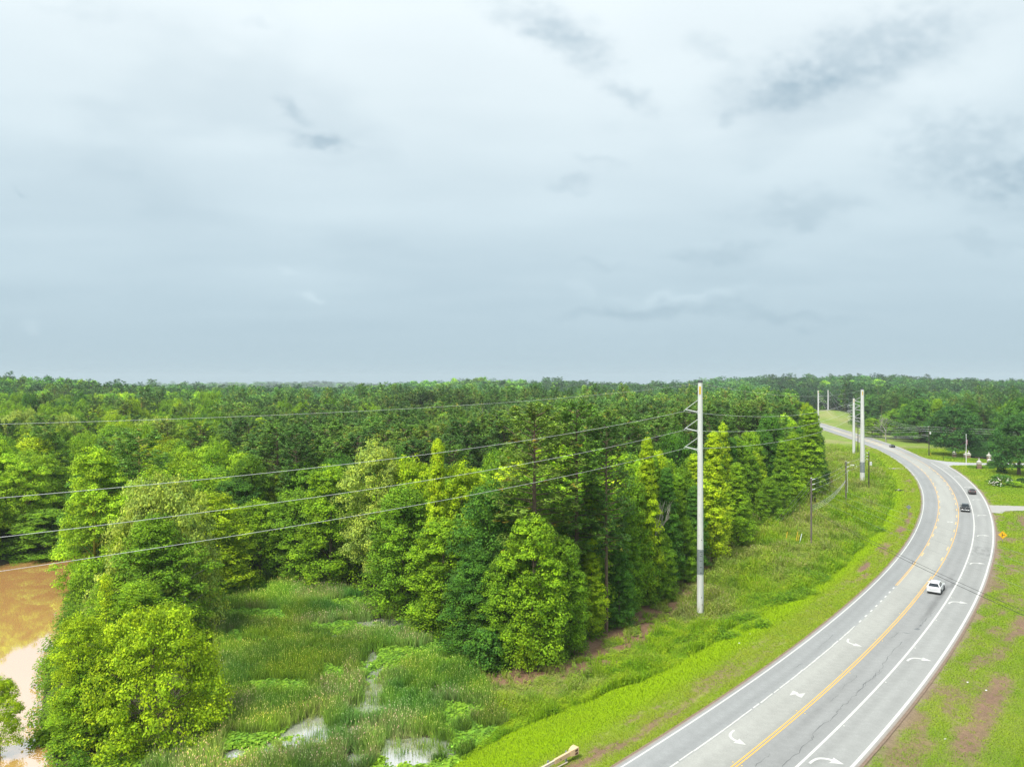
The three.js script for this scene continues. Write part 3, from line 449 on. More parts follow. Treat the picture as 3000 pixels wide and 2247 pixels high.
// heroes: centre x, foot y, top y, width in the photograph; turned into a place, a height and a radius on the ground
const heroes = [
  ['dome', 335, 1588, 1318, 290, 'lime', 'big round yellow-green tree in front between the pond and the reed marsh'],
  ['round', 172, 1600, 1335, 135, 'lime', 'yellow-green tree with upright clumps at the near end of the pond'],
  ['wall', 195, 1600, 1430, 150, 'fresh', 'low leafy tree tucked left of the big round yellow-green tree'],
  ['round', 0, 1660, 1470, 96, 'lime', 'yellow-green tree leaning over the pale water at the left frame edge'],
  ['sapling', 228, 1470, 1238, 100, 'yellow', 'thin pale yellow sapling behind the big round yellow-green tree'],
  ['wall', 300, 1450, 1262, 150, 'fresh', 'fresh green tree just right of the thin yellow sapling'],
  ['airy', 398, 1388, 1185, 180, 'mid', 'mid green tree with bare grey stems beside the reed marsh', paleBark],
  ['bush', 195, 1296, 1220, 90, 'fresh', 'fresh green bush hanging over the orange pond water'],
  ['wall', 245, 1400, 1240, 120, 'fresh', 'fresh green tree between the pond and the thin yellow sapling'],
  ['wall', 282, 1370, 1150, 130, 'lime', 'yellow-green tree standing at the far end of the pond'],
  ['wall', 335, 1390, 1120, 180, 'mid', 'mid green tree behind the pond under the lowest thick wire'],
  ['dome', 350, 1360, 1042, 260, 'pale', 'large domed pale green tree left of the reed marsh'],
  ['wall', 455, 1280, 1070, 180, 'lime', 'yellow-green tree at the far left corner of the reed marsh'],
  ['round', 560, 1245, 1085, 150, 'fresh', 'fresh green tree behind the far end of the reed marsh'],
  ['wall', 640, 1243, 1070, 150, 'mid', 'mid green tree at the far end of the reed marsh'],
  ['wall', 715, 1262, 1015, 160, 'fresh', 'fresh green tree overhanging the far right of the reed marsh'],
  ['round', 810, 1290, 968, 170, 'pale', 'tall pale green tree above the right side of the reed marsh'],
  ['wall', 870, 1325, 1060, 170, 'mid', 'mid green tree on the right edge of the reed marsh'],
  ['column', 945, 1340, 950, 84, 'yellow', 'slender bright yellow tree rising behind the reed marsh'],
  ['wall', 955, 1360, 1130, 160, 'fresh', 'fresh green tree in front of the slender yellow tree'],
  ['round', 890, 1290, 1000, 150, 'lime', 'yellow-green tree left of the slender yellow tree'],
  ['round', 1000, 1330, 1010, 150, 'lime', 'yellow-green tree right of the slender yellow tree'],
  ['wall', 1030, 1410, 1190, 150, 'deep', 'deep green tree at the inner corner of the marsh and the verge'],
  ['wall', 1150, 1432, 1125, 165, 'fresh', 'fresh green tree at the near corner of the wood by the verge'],
  ['wall', 1085, 1425, 1210, 130, 'mid', 'mid green tree beside the dark bush at the near corner of the wood'],
  ['bush', 1050, 1447, 1366, 105, 'deep', 'dark green bush where the marsh meets the verge'],
  ['bush', 1140, 1444, 1375, 70, 'lime', 'yellow-green bush at the foot of the near corner of the wood'],
  ['wall', 1220, 1405, 1170, 110, 'mid', 'mid green tree between the near corner tree and the bare pine trunk'],
  ['column', 1280, 1372, 1165, 78, 'lime', 'narrow yellow-green tree left of the bare pine trunk'],
  ['wall', 1338, 1352, 1190, 75, 'deep', 'deep green tree right of the bare pine trunk'],
  ['tallpine', 1154, 1392, 882, 205, 'pineolive', 'tallest olive green pine at the near corner of the wood'],
  ['tallpine', 1246, 1365, 876, 165, 'pine', 'tall pine behind the two middle wires left of the tall white pole'],
  ['tallpine', 1310, 1366, 912, 120, 'pinedark', 'tall pine with a long bare trunk at the edge of the verge'],
  ['column', 1398, 1300, 945, 84, 'lime', 'tall narrow yellow-green tree left of the tall white pole'],
  ['column', 1362, 1325, 1080, 75, 'mid', 'narrow mid green tree between the bare pine trunk and the white pole'],
  ['column', 1440, 1275, 1010, 84, 'deep', 'narrow deep green tree just left of the tall white pole'],
  ['wall', 1425, 1292, 1150, 75, 'mid', 'bushy mid green tree at the straw strip left of the tall white pole'],
  ['column', 1542, 1215, 932, 98, 'yellow', 'bright yellow spire-shaped tree just right of the tall white pole'],
  ['column', 1592, 1182, 1000, 80, 'fresh', 'second, shorter fresh green spire right of the white pole'],
  ['column', 1500, 1240, 1050, 84, 'deep', 'deep green column of leaves behind the tall white pole'],
  ['wall', 1480, 1255, 1120, 60, 'mid', 'leafy mid green tree at the foot of the wood by the white pole'],
  ['wall', 1600, 1170, 1070, 70, 'fresh', 'low fresh green tree at the edge below the shorter yellow spire'],
  ['wall', 1660, 1140, 1035, 60, 'mid', 'low mid green tree at the wood edge left of the guyed wooden pole'],
  ['column', 1690, 1128, 950, 64, 'mid', 'narrow mid green tree in the wood edge left of the guyed wooden pole'],
  ['column', 1715, 1110, 935, 60, 'fresh', 'narrow fresh green tree above the guyed wooden pole'],
  ['column', 1752, 1082, 880, 84, 'fresh', 'tall fresh green tree at the far right end of the wood edge'],
  ['column', 1772, 1066, 940, 44, 'dark', 'dark narrow evergreen at the far right end of the wood edge'],
  ['wall', 95, 1212, 1105, 160, 'mid', 'rounded mid green tree on the far bank of the pond'],
  ['round', 60, 1172, 985, 200, 'fresh', 'fresh green tree behind the far bank at the left frame edge'],
  ['wall', 190, 1150, 1015, 125, 'mid', 'mid green tree at the head of the pond'],
  ['round', 245, 1120, 960, 150, 'deep', 'deep green tree behind the head of the pond'],
  ['dome', 45, 1040, 893, 130, 'pale', 'pale green crown at the left frame edge below the thin wire'],
  ['dome', 130, 1045, 903, 135, 'pale', 'pale green crown second from the left frame edge'],
  ['dome', 340, 1060, 908, 150, 'pale', 'pale clumped green crown left of centre in the broadleaf wood'],
  ['round', 255, 1075, 925, 140, 'mid', 'broad mid green crown between two pale crowns on the left'],
  ['round', 430, 1090, 960, 130, 'fresh', 'fresh green crown right of the pale clumped crown'],
  ['column', 562, 1070, 903, 92, 'lime', 'bright yellow-green tree standing before the dark pines'],
  ['dome', 668, 1072, 932, 110, 'fresh', 'round fresh green crown before the dark pines'],
  ['round', 602, 1095, 958, 100, 'lime', 'yellow-green crown below the round fresh green one'],
  ['wall', 528, 1065, 972, 62, 'blue', 'small blue-green cedar among the yellow-green trees'],
  ['round', 800, 1010, 878, 95, 'fresh', 'lone fresh green leafy tree in front of the pine wood'],
  ['round', 720, 1110, 990, 110, 'lime', 'low yellow-green crown left of the pale tall tree'],
  ['spread', 2062, 985, 882, 116, 'oak', 'large spreading dark oak behind the flagpole and the stone gate'],
  ['spread', 2202, 1026, 905, 118, 'oak', 'large dark oak at the right frame edge beside the flowering bush'],
  ['spread', 2210, 985, 868, 120, 'deep', 'tall oak behind the dark oak at the right frame edge'],
  ['spread', 1985, 955, 868, 100, 'deep', 'rounded deep green tree at the wood edge behind the black wooden pole'],
  ['spread', 1880, 925, 858, 80, 'deep', 'wide deep green tree at the wood edge right of the white poles'],
  ['wall', 1885, 945, 905, 46, 'fresh', 'fresh green low tree behind the highway right of the white poles'],
  ['spread', 1935, 948, 888, 70, 'mid', 'mid green tree at the far wood edge above the distant car'],
];
heroes.forEach(([kind, cx, foot, top, width, tint, label, bark], i) => {
  const [x, z, y] = gp(cx, foot), h = CAM_H - ((top - HY) * z) / F - y, r = ((width / 2) * z) / F;
  plant(kind, x, z, h, r, tint, label, null, 200 + i * 3 + (i % 2), bark);
  covers(x, z, y + h, r);
});

// the rest of the woods, from the camera outwards
const rngT = makeRng(77), cand = [];
function inWood(x, z) {
  if (z < 64) return 0;
  if (z < 175 && x < -20 && (inside(POND, x, z) || polyDist(POND, x, z, true) < 2.5)) return 0;
  if (z < 140 && x < 14 && (inside(MARSH, x, z) || polyDist(MARSH, x, z, true) < 2.5)) return 0;
  if ((z < 78 && x > -60) || (z < 112 && x < -38 && x > -75)) return 0;
  if (z < 640 && x > edgeX(z) - 3.4) { if (x > rightX(z) + 2.5 && z > 105) { return inside(SIDEROAD, x, z) || polyDist(SIDEROAD, x, z, true) < 4 ? 0 : 2; } return 0; }
  if (z >= 640 && Math.hypot(x - 285, z - 650) < 45 && z < 690 && x > 240) return 0;
  return 1;
}
const bands = [[64, 140, 5.2], [140, 230, 6.0], [230, 420, 7.0], [420, 800, 9.0], [800, 1500, 13], [1500, 2600, 22], [2600, 4300, 38]];
for (const [z0, z1, cell] of bands) for (let z = z0; z < z1; z += cell) for (let x = -0.80 * z - 25; x < 0.80 * z + 25; x += cell) {
  const jx = x + (rngT() - 0.5) * cell * 0.95, jz = z + (rngT() - 0.5) * cell * 0.95, a = rngT(), b = rngT(), c = rngT(), d = rngT();
  const wood = inWood(jx, jz); if (wood) cand.push({ x: jx, z: jz, wood, a, b, c, d, cell });
}
cand.sort((p, q) => p.z - q.z);
const LOD = { nb: [], np: [], mb: [], mp: [], fb: [], fp: [] };
const pineShare = (x, z, wood) => {
  const q = x / z, n = fbm(x / 90 + 3, z / 90, 3, 81);
  if (wood === 2) return z < 420 ? 0.22 : 0.8;
  if (z < 640) { const e = edgeX(z) - x; let p = q > -0.40 ? smooth(z, 118, 150) * (e < 9 ? 0.35 : 0.93) : 0.06 + smooth(z, 360, 560) * 0.3; if (q > -0.46 && q < -0.34) p = lerp(0.06, p, smooth(q + (n - 0.5) * 0.12, -0.45, -0.36)); if (n > 0.66) p *= 0.45; return p; }
  if (x > 150 && z < 1500) return 0.82;
  return clamp((n - 0.38) * 3.2 + (q < -0.35 ? -0.25 : 0.1), 0.08, 0.9);
};
const broadTints = ['lime', 'lime', 'fresh', 'fresh', 'mid', 'fresh', 'mid', 'deep', 'pale'], pineTints = ['pine', 'pine', 'pinedark', 'pinedark', 'pineolive'];
const rgb = { lime: [0.38, 0.51, 0.024], fresh: [0.27, 0.44, 0.026], mid: [0.17, 0.335, 0.030], deep: [0.088, 0.215, 0.033], pale: [0.34, 0.46, 0.085], pine: [0.125, 0.250, 0.034], pinedark: [0.084, 0.185, 0.034], pineolive: [0.168, 0.275, 0.036], oak: [0.066, 0.175, 0.042] };
let individuals = 0;
const LANDMARKS = [[45, 'leftmost pale crown'], [130, 'second pale crown'], [190, 'head of the pond'], [255, 'broad mid green crown'], [340, 'pale clumped crown'], [430, 'crown beside the clumped one'], [480, 'marsh corner tree'], [530, 'small blue-green cedar'], [562, 'bright tree before the pines'], [602, 'crown below the round one'], [668, 'round fresh green crown'], [720, 'low yellow-green crown'], [760, 'pale tall marsh tree'], [800, 'lone leafy tree'], [870, 'marsh edge tree'], [945, 'slender bright yellow tree'], [1000, 'tree beside the slender one'], [1068, 'bare grey dead tree'], [1110, 'near corner of the wood'], [1154, 'tallest olive green pine'], [1200, 'gap between tall pines'], [1246, 'pine behind the wires'], [1310, 'pine with the bare trunk'], [1355, 'tree by the bare trunk'], [1398, 'narrow yellow-green tree'], [1440, 'narrow deep green tree'], [1508, 'nearest white pole'], [1542, 'bright yellow spire'], [1592, 'shorter green spire'], [1650, 'low tree below the spires'], [1690, 'narrow tree near the guys'], [1725, 'narrow fresh green tree'], [1753, 'guyed wooden pole'], [1772, 'dark evergreen at the end'], [1845, 'two white poles'], [1904, 'reddish-brown pole'], [1940, 'distant dark car'], [1985, 'rounded deep green tree'], [2007, 'lawn pole'], [2040, 'long dark iron fence'], [2072, 'spreading oak'], [2115, 'nearest stone pillar'], [2150, 'tall clipped hedge'], [2192, 'right edge oak']];
const beside = (x, z) => { const px = CX + (F * x) / z; let b = LANDMARKS[0]; for (const l of LANDMARKS) if (Math.abs(l[0] - px) < Math.abs(b[0] - px)) b = l; const d = px - b[0]; return `${Math.abs(d) < 7 ? 'straight above' : d < 0 ? 'just left of' : 'just right of'} the ${b[1]}`; };
const told = new Map();
function single(label, h, r) {                        // where two trees would be called the same, say which is taller or broader
  const was = told.get(label); if (!was) { told.set(label, [h, r]); return label; }
  const n = label.split(' ').length, tall = h > was[0] ? 'taller' : 'lower', wide = r > was[1] ? 'broader' : 'slimmer';
  for (const v of [tall, wide, `${tall} ${wide}`]) { const l = `${v} ${label}`; if (n + v.split(' ').length <= 16 && !told.has(l)) { told.set(l, [h, r]); return l; } }
  return label;
}
const depthSay = (z) => (z < 110 ? 'front rows' : z < 160 ? 'some rows back' : z < 220 ? 'well back' : z < 300 ? 'far back' : 'farthest back');
// the leafy first row that closes the wood off along the power line strip
{ let k = 0; for (let i = 1; i < EDGE.length - 4; i++) { const a = EDGE[i - 1], b = EDGE[i], l = Math.hypot(b[0] - a[0], b[1] - a[1]); for (let u = 0; u < l; u += 3.4) {
  const q = u / l, x = lerp(a[0], b[0], q) - 3.2 - rngT() * 1.6, z = lerp(a[1], b[1], q) + (rngT() - 0.5) * 2, v = rngT(), w = rngT(), kind = rngT() < 0.5 ? 'column' : 'wall', d = rngT();
  k++; if (z < 86 || planted.some(([px, pz, r]) => Math.hypot(px - x, pz - z) < 2.6)) continue;
  const h = 12 + 8.5 * v + Math.min(3, z / 90), r = kind === 'column' ? 2.8 + w * 1.4 : 3.4 + w * 1.2, tint = d < 0.06 ? 'lime' : d < 0.24 ? 'fresh' : d < 0.66 ? 'mid' : 'deep';
  plant(kind, x, z, h, r, tint, single(`${SAY[tint]} ${kind === 'column' ? 'narrow tree' : 'leafy tree'} ${beside(x, z)}, wood edge`, h, r), 'leafy trees of the wood edge along the power line', 3000 + k); covers(x, z, terr(x, z) + h, r);
} } }
for (const t of cand) {
  const { x, z, wood } = t, isPine = t.a < pineShare(x, z, wood), near = z < 240;
  if (near && planted.some(([px, pz, r]) => Math.hypot(px - x, pz - z) < Math.min(r * 0.75, 4.2) + 1.2)) continue;
  const e = wood === 1 && z < 640 ? edgeX(z) - x : wood === 2 ? x - rightX(z) : 99, edge = e < 8;
  const y = terr(x, z), n = fbm(x / 40, z / 40, 2, 83);
  let h = isPine ? 19 + 3.2 * t.b + n * 3.5 : 14 + 7 * t.b + (n - 0.5) * 5, r = isPine ? 3.5 + 1.7 * t.c : 4.1 + 3.0 * t.c;
  if (wood === 2 && z < 420) { h = isPine ? 18 + 5 * t.b : 14 + 6 * t.b; r = isPine ? 3.2 + t.c : 5 + 3 * t.c; }
  if (t.cell > 20) { r *= 1.9 + (t.cell > 30 ? 1 : 0); h *= 1.05; } else if (t.cell > 12) { r *= 1.45; } else if (t.cell > 8) r *= 1.15;
  let tint = isPine ? pineTints[Math.floor(t.d * 5)] : broadTints[clamp(Math.floor(t.d * 6 + n * 5 - 1), 0, 8)];
  if (wood === 2 && !isPine) tint = t.d < 0.45 ? 'oak' : t.d < 0.8 ? 'deep' : 'mid';
  let kind = isPine ? (e < 12 && h > 24 ? 'tallpine' : 'pine') : edge ? (t.c < 0.5 ? 'column' : 'wall') : r > 5.9 ? 'dome' : t.b > 0.75 ? 'airy' : 'round';
  if (z > 300) h *= 0.82 + 0.36 * fbm(x / 60 + 9, z / 80 + 2, 3, 89) + (t.b > 0.9 ? 0.12 : 0);
  if (edge && !isPine) { h = 14 + 8.5 * t.b; r = kind === 'column' ? 3.0 + t.c * 2 : 3.9 + t.d * 1.3; tint = t.d < 0.08 ? 'lime' : t.d < 0.26 ? 'fresh' : t.d < 0.62 ? 'mid' : 'deep'; }
  const visible = z < 420 && shows(x, z, y + h, r) && Math.abs(x / z) < 0.735;
  if (z < 900) covers(x, z, y + h, r);
  const count = isPine ? 'pine' : 'broad';
  if (visible && treeCount[count] < 215) {
    treeCount[count]++; individuals++;
    let place, group;
    if (wood === 2) { place = 'in the wood behind the lawn right of the highway'; group = 'wood right of the highway'; }
    else if (edge) { place = 'in the leafy wall of trees along the power line strip'; group = 'wood edge along the power line'; }
    else if (x / z < -0.42) { place = z < 180 ? 'in the leafy wood around the muddy pond' : 'in the leafy wood far behind the muddy pond'; group = 'leafy wood behind the pond'; }
    else if (z < 150) { place = 'in the wood just behind the reed marsh'; group = 'wood behind the marsh'; }
    else { place = z < 260 ? 'in the pine wood behind the marsh trees' : 'far back in the pine wood left of the highway'; group = 'pine wood left of the highway'; }
    plant(kind, x, z, h, r, tint, single(`${SAY[tint]} ${isPine ? 'pine' : kind === 'column' ? 'narrow tree' : kind === 'dome' ? 'wide tree' : 'leafy tree'} ${beside(x, z)}, ${depthSay(z)}`, h, r), `${isPine ? 'pines' : 'leafy trees'} of the ${group}`, 1000 + individuals);
    continue;
  }
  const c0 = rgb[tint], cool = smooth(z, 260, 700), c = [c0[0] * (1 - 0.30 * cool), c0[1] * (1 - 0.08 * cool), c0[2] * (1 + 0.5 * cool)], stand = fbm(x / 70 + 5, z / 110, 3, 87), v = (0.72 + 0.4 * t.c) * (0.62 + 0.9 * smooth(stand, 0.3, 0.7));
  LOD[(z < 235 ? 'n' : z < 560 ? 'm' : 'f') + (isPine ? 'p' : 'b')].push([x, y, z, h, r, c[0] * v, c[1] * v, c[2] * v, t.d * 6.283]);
}
function woodProto(p, bark) { // crown and trunk in one geometry, bark kept brown by its vertex colour
  const strip = (g, c) => { const q = g.clone(); q.deleteAttribute('uv'); if (c) { const n = q.attributes.position.count, a = new Float32Array(n * 3); for (let i = 0; i < n; i++) a.set(c, i * 3); q.setAttribute('color', new THREE.BufferAttribute(a, 3)); } return q; };
  return { h: p.h, r: p.r, geo: mergeGeometries([strip(p.crown), strip(p.trunk, bark)]) };
}
const FAR = {
  nb: [NEAR.round[0], NEAR.wall[0], NEAR.round[1]].map((p) => woodProto(p, [1.2, 0.6, 1.5])), np: [NEAR.pine[0], NEAR.pine[1]].map((p) => woodProto(p, [2.4, 1.1, 2.5])),
  mb: [1, 2, 3].map((k) => woodProto(broadleaf({ h: 17, base: 2.5, r: 5, shape: k === 3 ? 'dome' : 'round', lobes: 22, puffs: 12, leaves: 16, size: 0.62, seed: 300 + k, lobeK: 0.38 }), [1.2, 0.6, 1.5])),
  mp: [1, 2].map((k) => woodProto(pine({ h: 20, base: 8, r: 4.2, branches: 36, tufts: 10, blades: 6, size: 0.85, seed: 310 + k }), [2.4, 1.1, 2.5])),
  fb: [1, 2, 3].map((k) => woodProto(broadleaf({ h: 17, base: 2, r: 5, shape: k === 3 ? 'dome' : 'round', lobes: 14, puffs: 7, leaves: 6, size: 1.35, seed: 320 + k, lobeK: 0.42 }), [1.2, 0.6, 1.5])),
  fp: [1, 2].map((k) => woodProto(pine({ h: 20, base: 7, r: 4.8, branches: 20, tufts: 6, blades: 4, size: 1.7, seed: 330 + k }), [2.4, 1.1, 2.5])),
};
const woodMat = leafMat(1, 1, 1, 0.25);
const woodSay = { nb: 'leafy trees standing hidden behind the front rows of the woods', np: 'pines standing hidden behind the front rows of the wood', mb: 'leafy trees of the nearer woods packed into one mass', mp: 'pines of the nearer wood packed into one dark mass', fb: 'far leafy woods rolling to the horizon', fp: 'far dark pine woods rolling to the horizon' };
const D = new THREE.Object3D(), COL = new THREE.Color();
function instanced(name, geo, mat, list, label, category, place) {
  const im = new THREE.InstancedMesh(geo, mat, list.length); im.name = numbered(name); tag(im, label, category, null, 'stuff'); im.castShadow = im.receiveShadow = true;
  list.forEach((it, i) => { place(it, D); D.updateMatrix(); im.setMatrixAt(i, D.matrix); });
  scene.add(im); return im;
}
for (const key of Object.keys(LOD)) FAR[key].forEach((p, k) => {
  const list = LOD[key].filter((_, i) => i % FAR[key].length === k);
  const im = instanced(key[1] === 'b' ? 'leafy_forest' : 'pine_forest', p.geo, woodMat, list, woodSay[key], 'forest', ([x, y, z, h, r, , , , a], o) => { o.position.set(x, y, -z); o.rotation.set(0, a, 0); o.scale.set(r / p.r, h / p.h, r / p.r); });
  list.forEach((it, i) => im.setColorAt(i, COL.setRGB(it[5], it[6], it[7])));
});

// dead trees: bare limbs only
function bareTree(h, r, seed, n = 26) { const rnd = makeRng(seed), parts = []; const grow = (p, d, len, rad, depth) => { const e = p.clone().addScaledVector(d, len), m = p.clone().lerp(e, 0.5).add(new THREE.Vector3((rnd() - 0.5) * len * 0.12, 0, (rnd() - 0.5) * len * 0.12)); parts.push(limbGeo([p, m, e], [rad, rad * 0.8, rad * 0.55], depth > 2 ? 5 : 4)); if (depth > 0) { const k = depth > 3 ? 3 : 2 + Math.floor(rnd() * 2); for (let i = 0; i < k; i++) { const a = rnd() * 6.28, s = 0.35 + rnd() * 0.5; grow(p.clone().lerp(e, 0.55 + 0.45 * rnd()), new THREE.Vector3(d.x * 0.8 + Math.cos(a) * s * r, d.y * 0.75 + 0.25, d.z * 0.8 + Math.sin(a) * s * r).normalize(), len * (0.6 + 0.2 * rnd()), rad * 0.58, depth - 1); } } }; grow(new THREE.Vector3(0, -0.3, 0), new THREE.Vector3(0, 1, 0), h * 0.42, 0.2, 5); return mergeGeometries(parts); }
const deadMat = std(0.46, 0.44, 0.41, 1, 0, { map: barkGrain });
const dead = (cx, foot, top, seed, r, label) => { const [x, z, y] = gp(cx, foot), h = CAM_H - ((top - HY) * z) / F - y, t = thing('dead_tree', label, 'dead tree', V(x, y, z)), g = bareTree(10, r, seed); g.computeBoundingBox(); const k = h / g.boundingBox.max.y; mesh('trunk', g, deadMat, t); t.scale.setScalar(k); };
dead(1068, 1062, 878, 5, 0.9, 'bare grey dead tree standing in front of the dark pine wood');
dead(938, 1300, 1205, 8, 0.9, 'small bare dead snag leaning over the edge of the reed marsh');
dead(1915, 955, 893, 12, 1.0, 'bare grey dead tree in the wood behind the distant car');
dead(1395, 1296, 1075, 19, 0.5, 'thin bare dead tree in the wood edge left of the tall white pole');

// ------------------------------------------------------------------ grass, weeds, reeds and water plants
function tuft(n, hgt, wid, spread, lean, seed, tips) {
  const r = makeRng(seed), p = [], nn = [], c = [], idx = [];
  for (let i = 0; i < n; i++) {
    const a = r() * 6.283, d = Math.sqrt(r()) * spread, x = Math.cos(a) * d, z = Math.sin(a) * d, h = hgt * (0.55 + 0.6 * r()), b = r() * 6.283, lx = Math.cos(b) * lean * h * r(), lz = Math.sin(b) * lean * h * r(), q = r() * 3.14, wx = Math.cos(q) * wid * 0.5, wz = Math.sin(q) * wid * 0.5, k = p.length / 3, t = 0.82 + 0.36 * r();
    p.push(x - wx, -0.03, z - wz, x + wx, -0.03, z + wz, x + lx * 0.45 + wx * 0.8, h * 0.6, z + lz * 0.45 + wz * 0.8, x + lx * 0.45 - wx * 0.8, h * 0.6, z + lz * 0.45 - wz * 0.8, x + lx, h, z + lz);
    let gx = wz * h, gy = wx * lz - wz * lx, gz = -wx * h; { const l = Math.hypot(gx, gy, gz) || 1; gx /= l; gy /= l; gz /= l; }   // the blade's own face, turned skyward
    gy = -gy; gx = -gx; gz = -gz; const flip = gy < 0; if (flip) { gx = -gx; gy = -gy; gz = -gz; }
    for (let m = 0; m < 5; m++) { const X = gx * 0.7, Y = gy * 0.7 + 0.7, Z = gz * 0.7, l = Math.hypot(X, Y, Z); nn.push(X / l, Y / l, Z / l); c.push(t, t, t * 0.9); }
    if (flip) idx.push(k, k + 2, k + 1, k, k + 3, k + 2, k + 3, k + 4, k + 2); else idx.push(k, k + 1, k + 2, k, k + 2, k + 3, k + 3, k + 2, k + 4);
    if (tips && r() < tips[0]) { const kk = p.length / 3, s = tips[1], y0 = h * 0.9; p.push(x + lx - s * 0.35, y0, z + lz, x + lx + s * 0.35, y0, z + lz, x + lx, y0 + s * 2.6, z + lz, x + lx, y0, z + lz - s * 0.35, x + lx, y0, z + lz + s * 0.35); for (let m = 0; m < 5; m++) { nn.push(0, 1, 0.2); c.push(...tips[2]); } idx.push(kk, kk + 1, kk + 2, kk + 3, kk + 4, kk + 2); }
  }
  const g = new THREE.BufferGeometry(); g.setAttribute('position', new THREE.Float32BufferAttribute(p, 3)); g.setAttribute('normal', new THREE.Float32BufferAttribute(nn, 3)); g.setAttribute('color', new THREE.Float32BufferAttribute(c, 3)); g.setIndex(idx); return g;
}
function leafy(n, hgt, spread, size, seed, flowers = 0) {
  const r = makeRng(seed), L = new Leaves();
  for (let i = 0; i < n; i++) { const e = onSphere(r, 0.9), q = Math.pow(r(), 0.4), x = e[0] * spread * q, y = 0.03 + Math.abs(e[1]) * hgt * q, z = e[2] * spread * q; let nx = e[0] * 0.5 + (r() - 0.5) * 0.7, ny = 0.8, nz = e[2] * 0.5 + (r() - 0.5) * 0.7; const l = Math.hypot(nx, ny, nz), s = size * (0.6 + 0.8 * r()), fl = r() < flowers; L.add(x, y + (fl ? size * 0.3 : 0), z, nx / l, ny / l, nz / l, r() - 0.5, -0.2 + r() * 0.3, r() - 0.5, s, s * 0.62, fl ? [5, 4.6, 6] : tone(r, [1, 1, 1], 0.5), 0.25, 0.3, e[0], 0.8, e[2]); }
  return L.build();
}
const grassMat = new THREE.MeshPhysicalMaterial({ color: 0xffffff, vertexColors: true, roughness: 1, transmission: 0.35, thickness: 0, ior: 1.15, specularIntensity: 0.2, side: THREE.DoubleSide });
const rngG = makeRng(4242);
const lists = { turf: [], lawn: [], weed: [], tall: [], mound: [], reed: [], reedb: [], pad: [], straw: [] };
const push = (k, x, z, s, sy, c, lift = 0) => lists[k].push([x, terr(x, z) + lift, z, s, sy, c[0], c[1], c[2], rngG() * 6.283]);
const mixc = (a, b, t) => [lerp(a[0], b[0], t), lerp(a[1], b[1], t), lerp(a[2], b[2], t)];
const moundSpots = [[1705, 1240, 9, 5], [1660, 1228, 4, 2.5], [1760, 1255, 5, 3], [1620, 1300, 5, 3], [1680, 1300, 6, 3], [1590, 1345, 5, 2.5], [1730, 1290, 5, 3], [1900, 1150, 5, 4], [1870, 1115, 5, 4], [1830, 1180, 5, 3], [1950, 1105, 3, 3], [1905, 1090, 3, 2], [1800, 1060, 4, 3], [1850, 1050, 6, 2], [1820, 1040, 3, 1.5], [1560, 1380, 4, 2], [1500, 1390, 4, 2], [1790, 1210, 5, 3], [1640, 1355, 4, 2]].map(([px, py, rx, rz]) => { const [x, z] = gp(px, py); return [x, z, rx, rz]; });
const footA = gp(1513, 1322), tan = gp(1000, 1462), tan2 = gp(960, 1480);
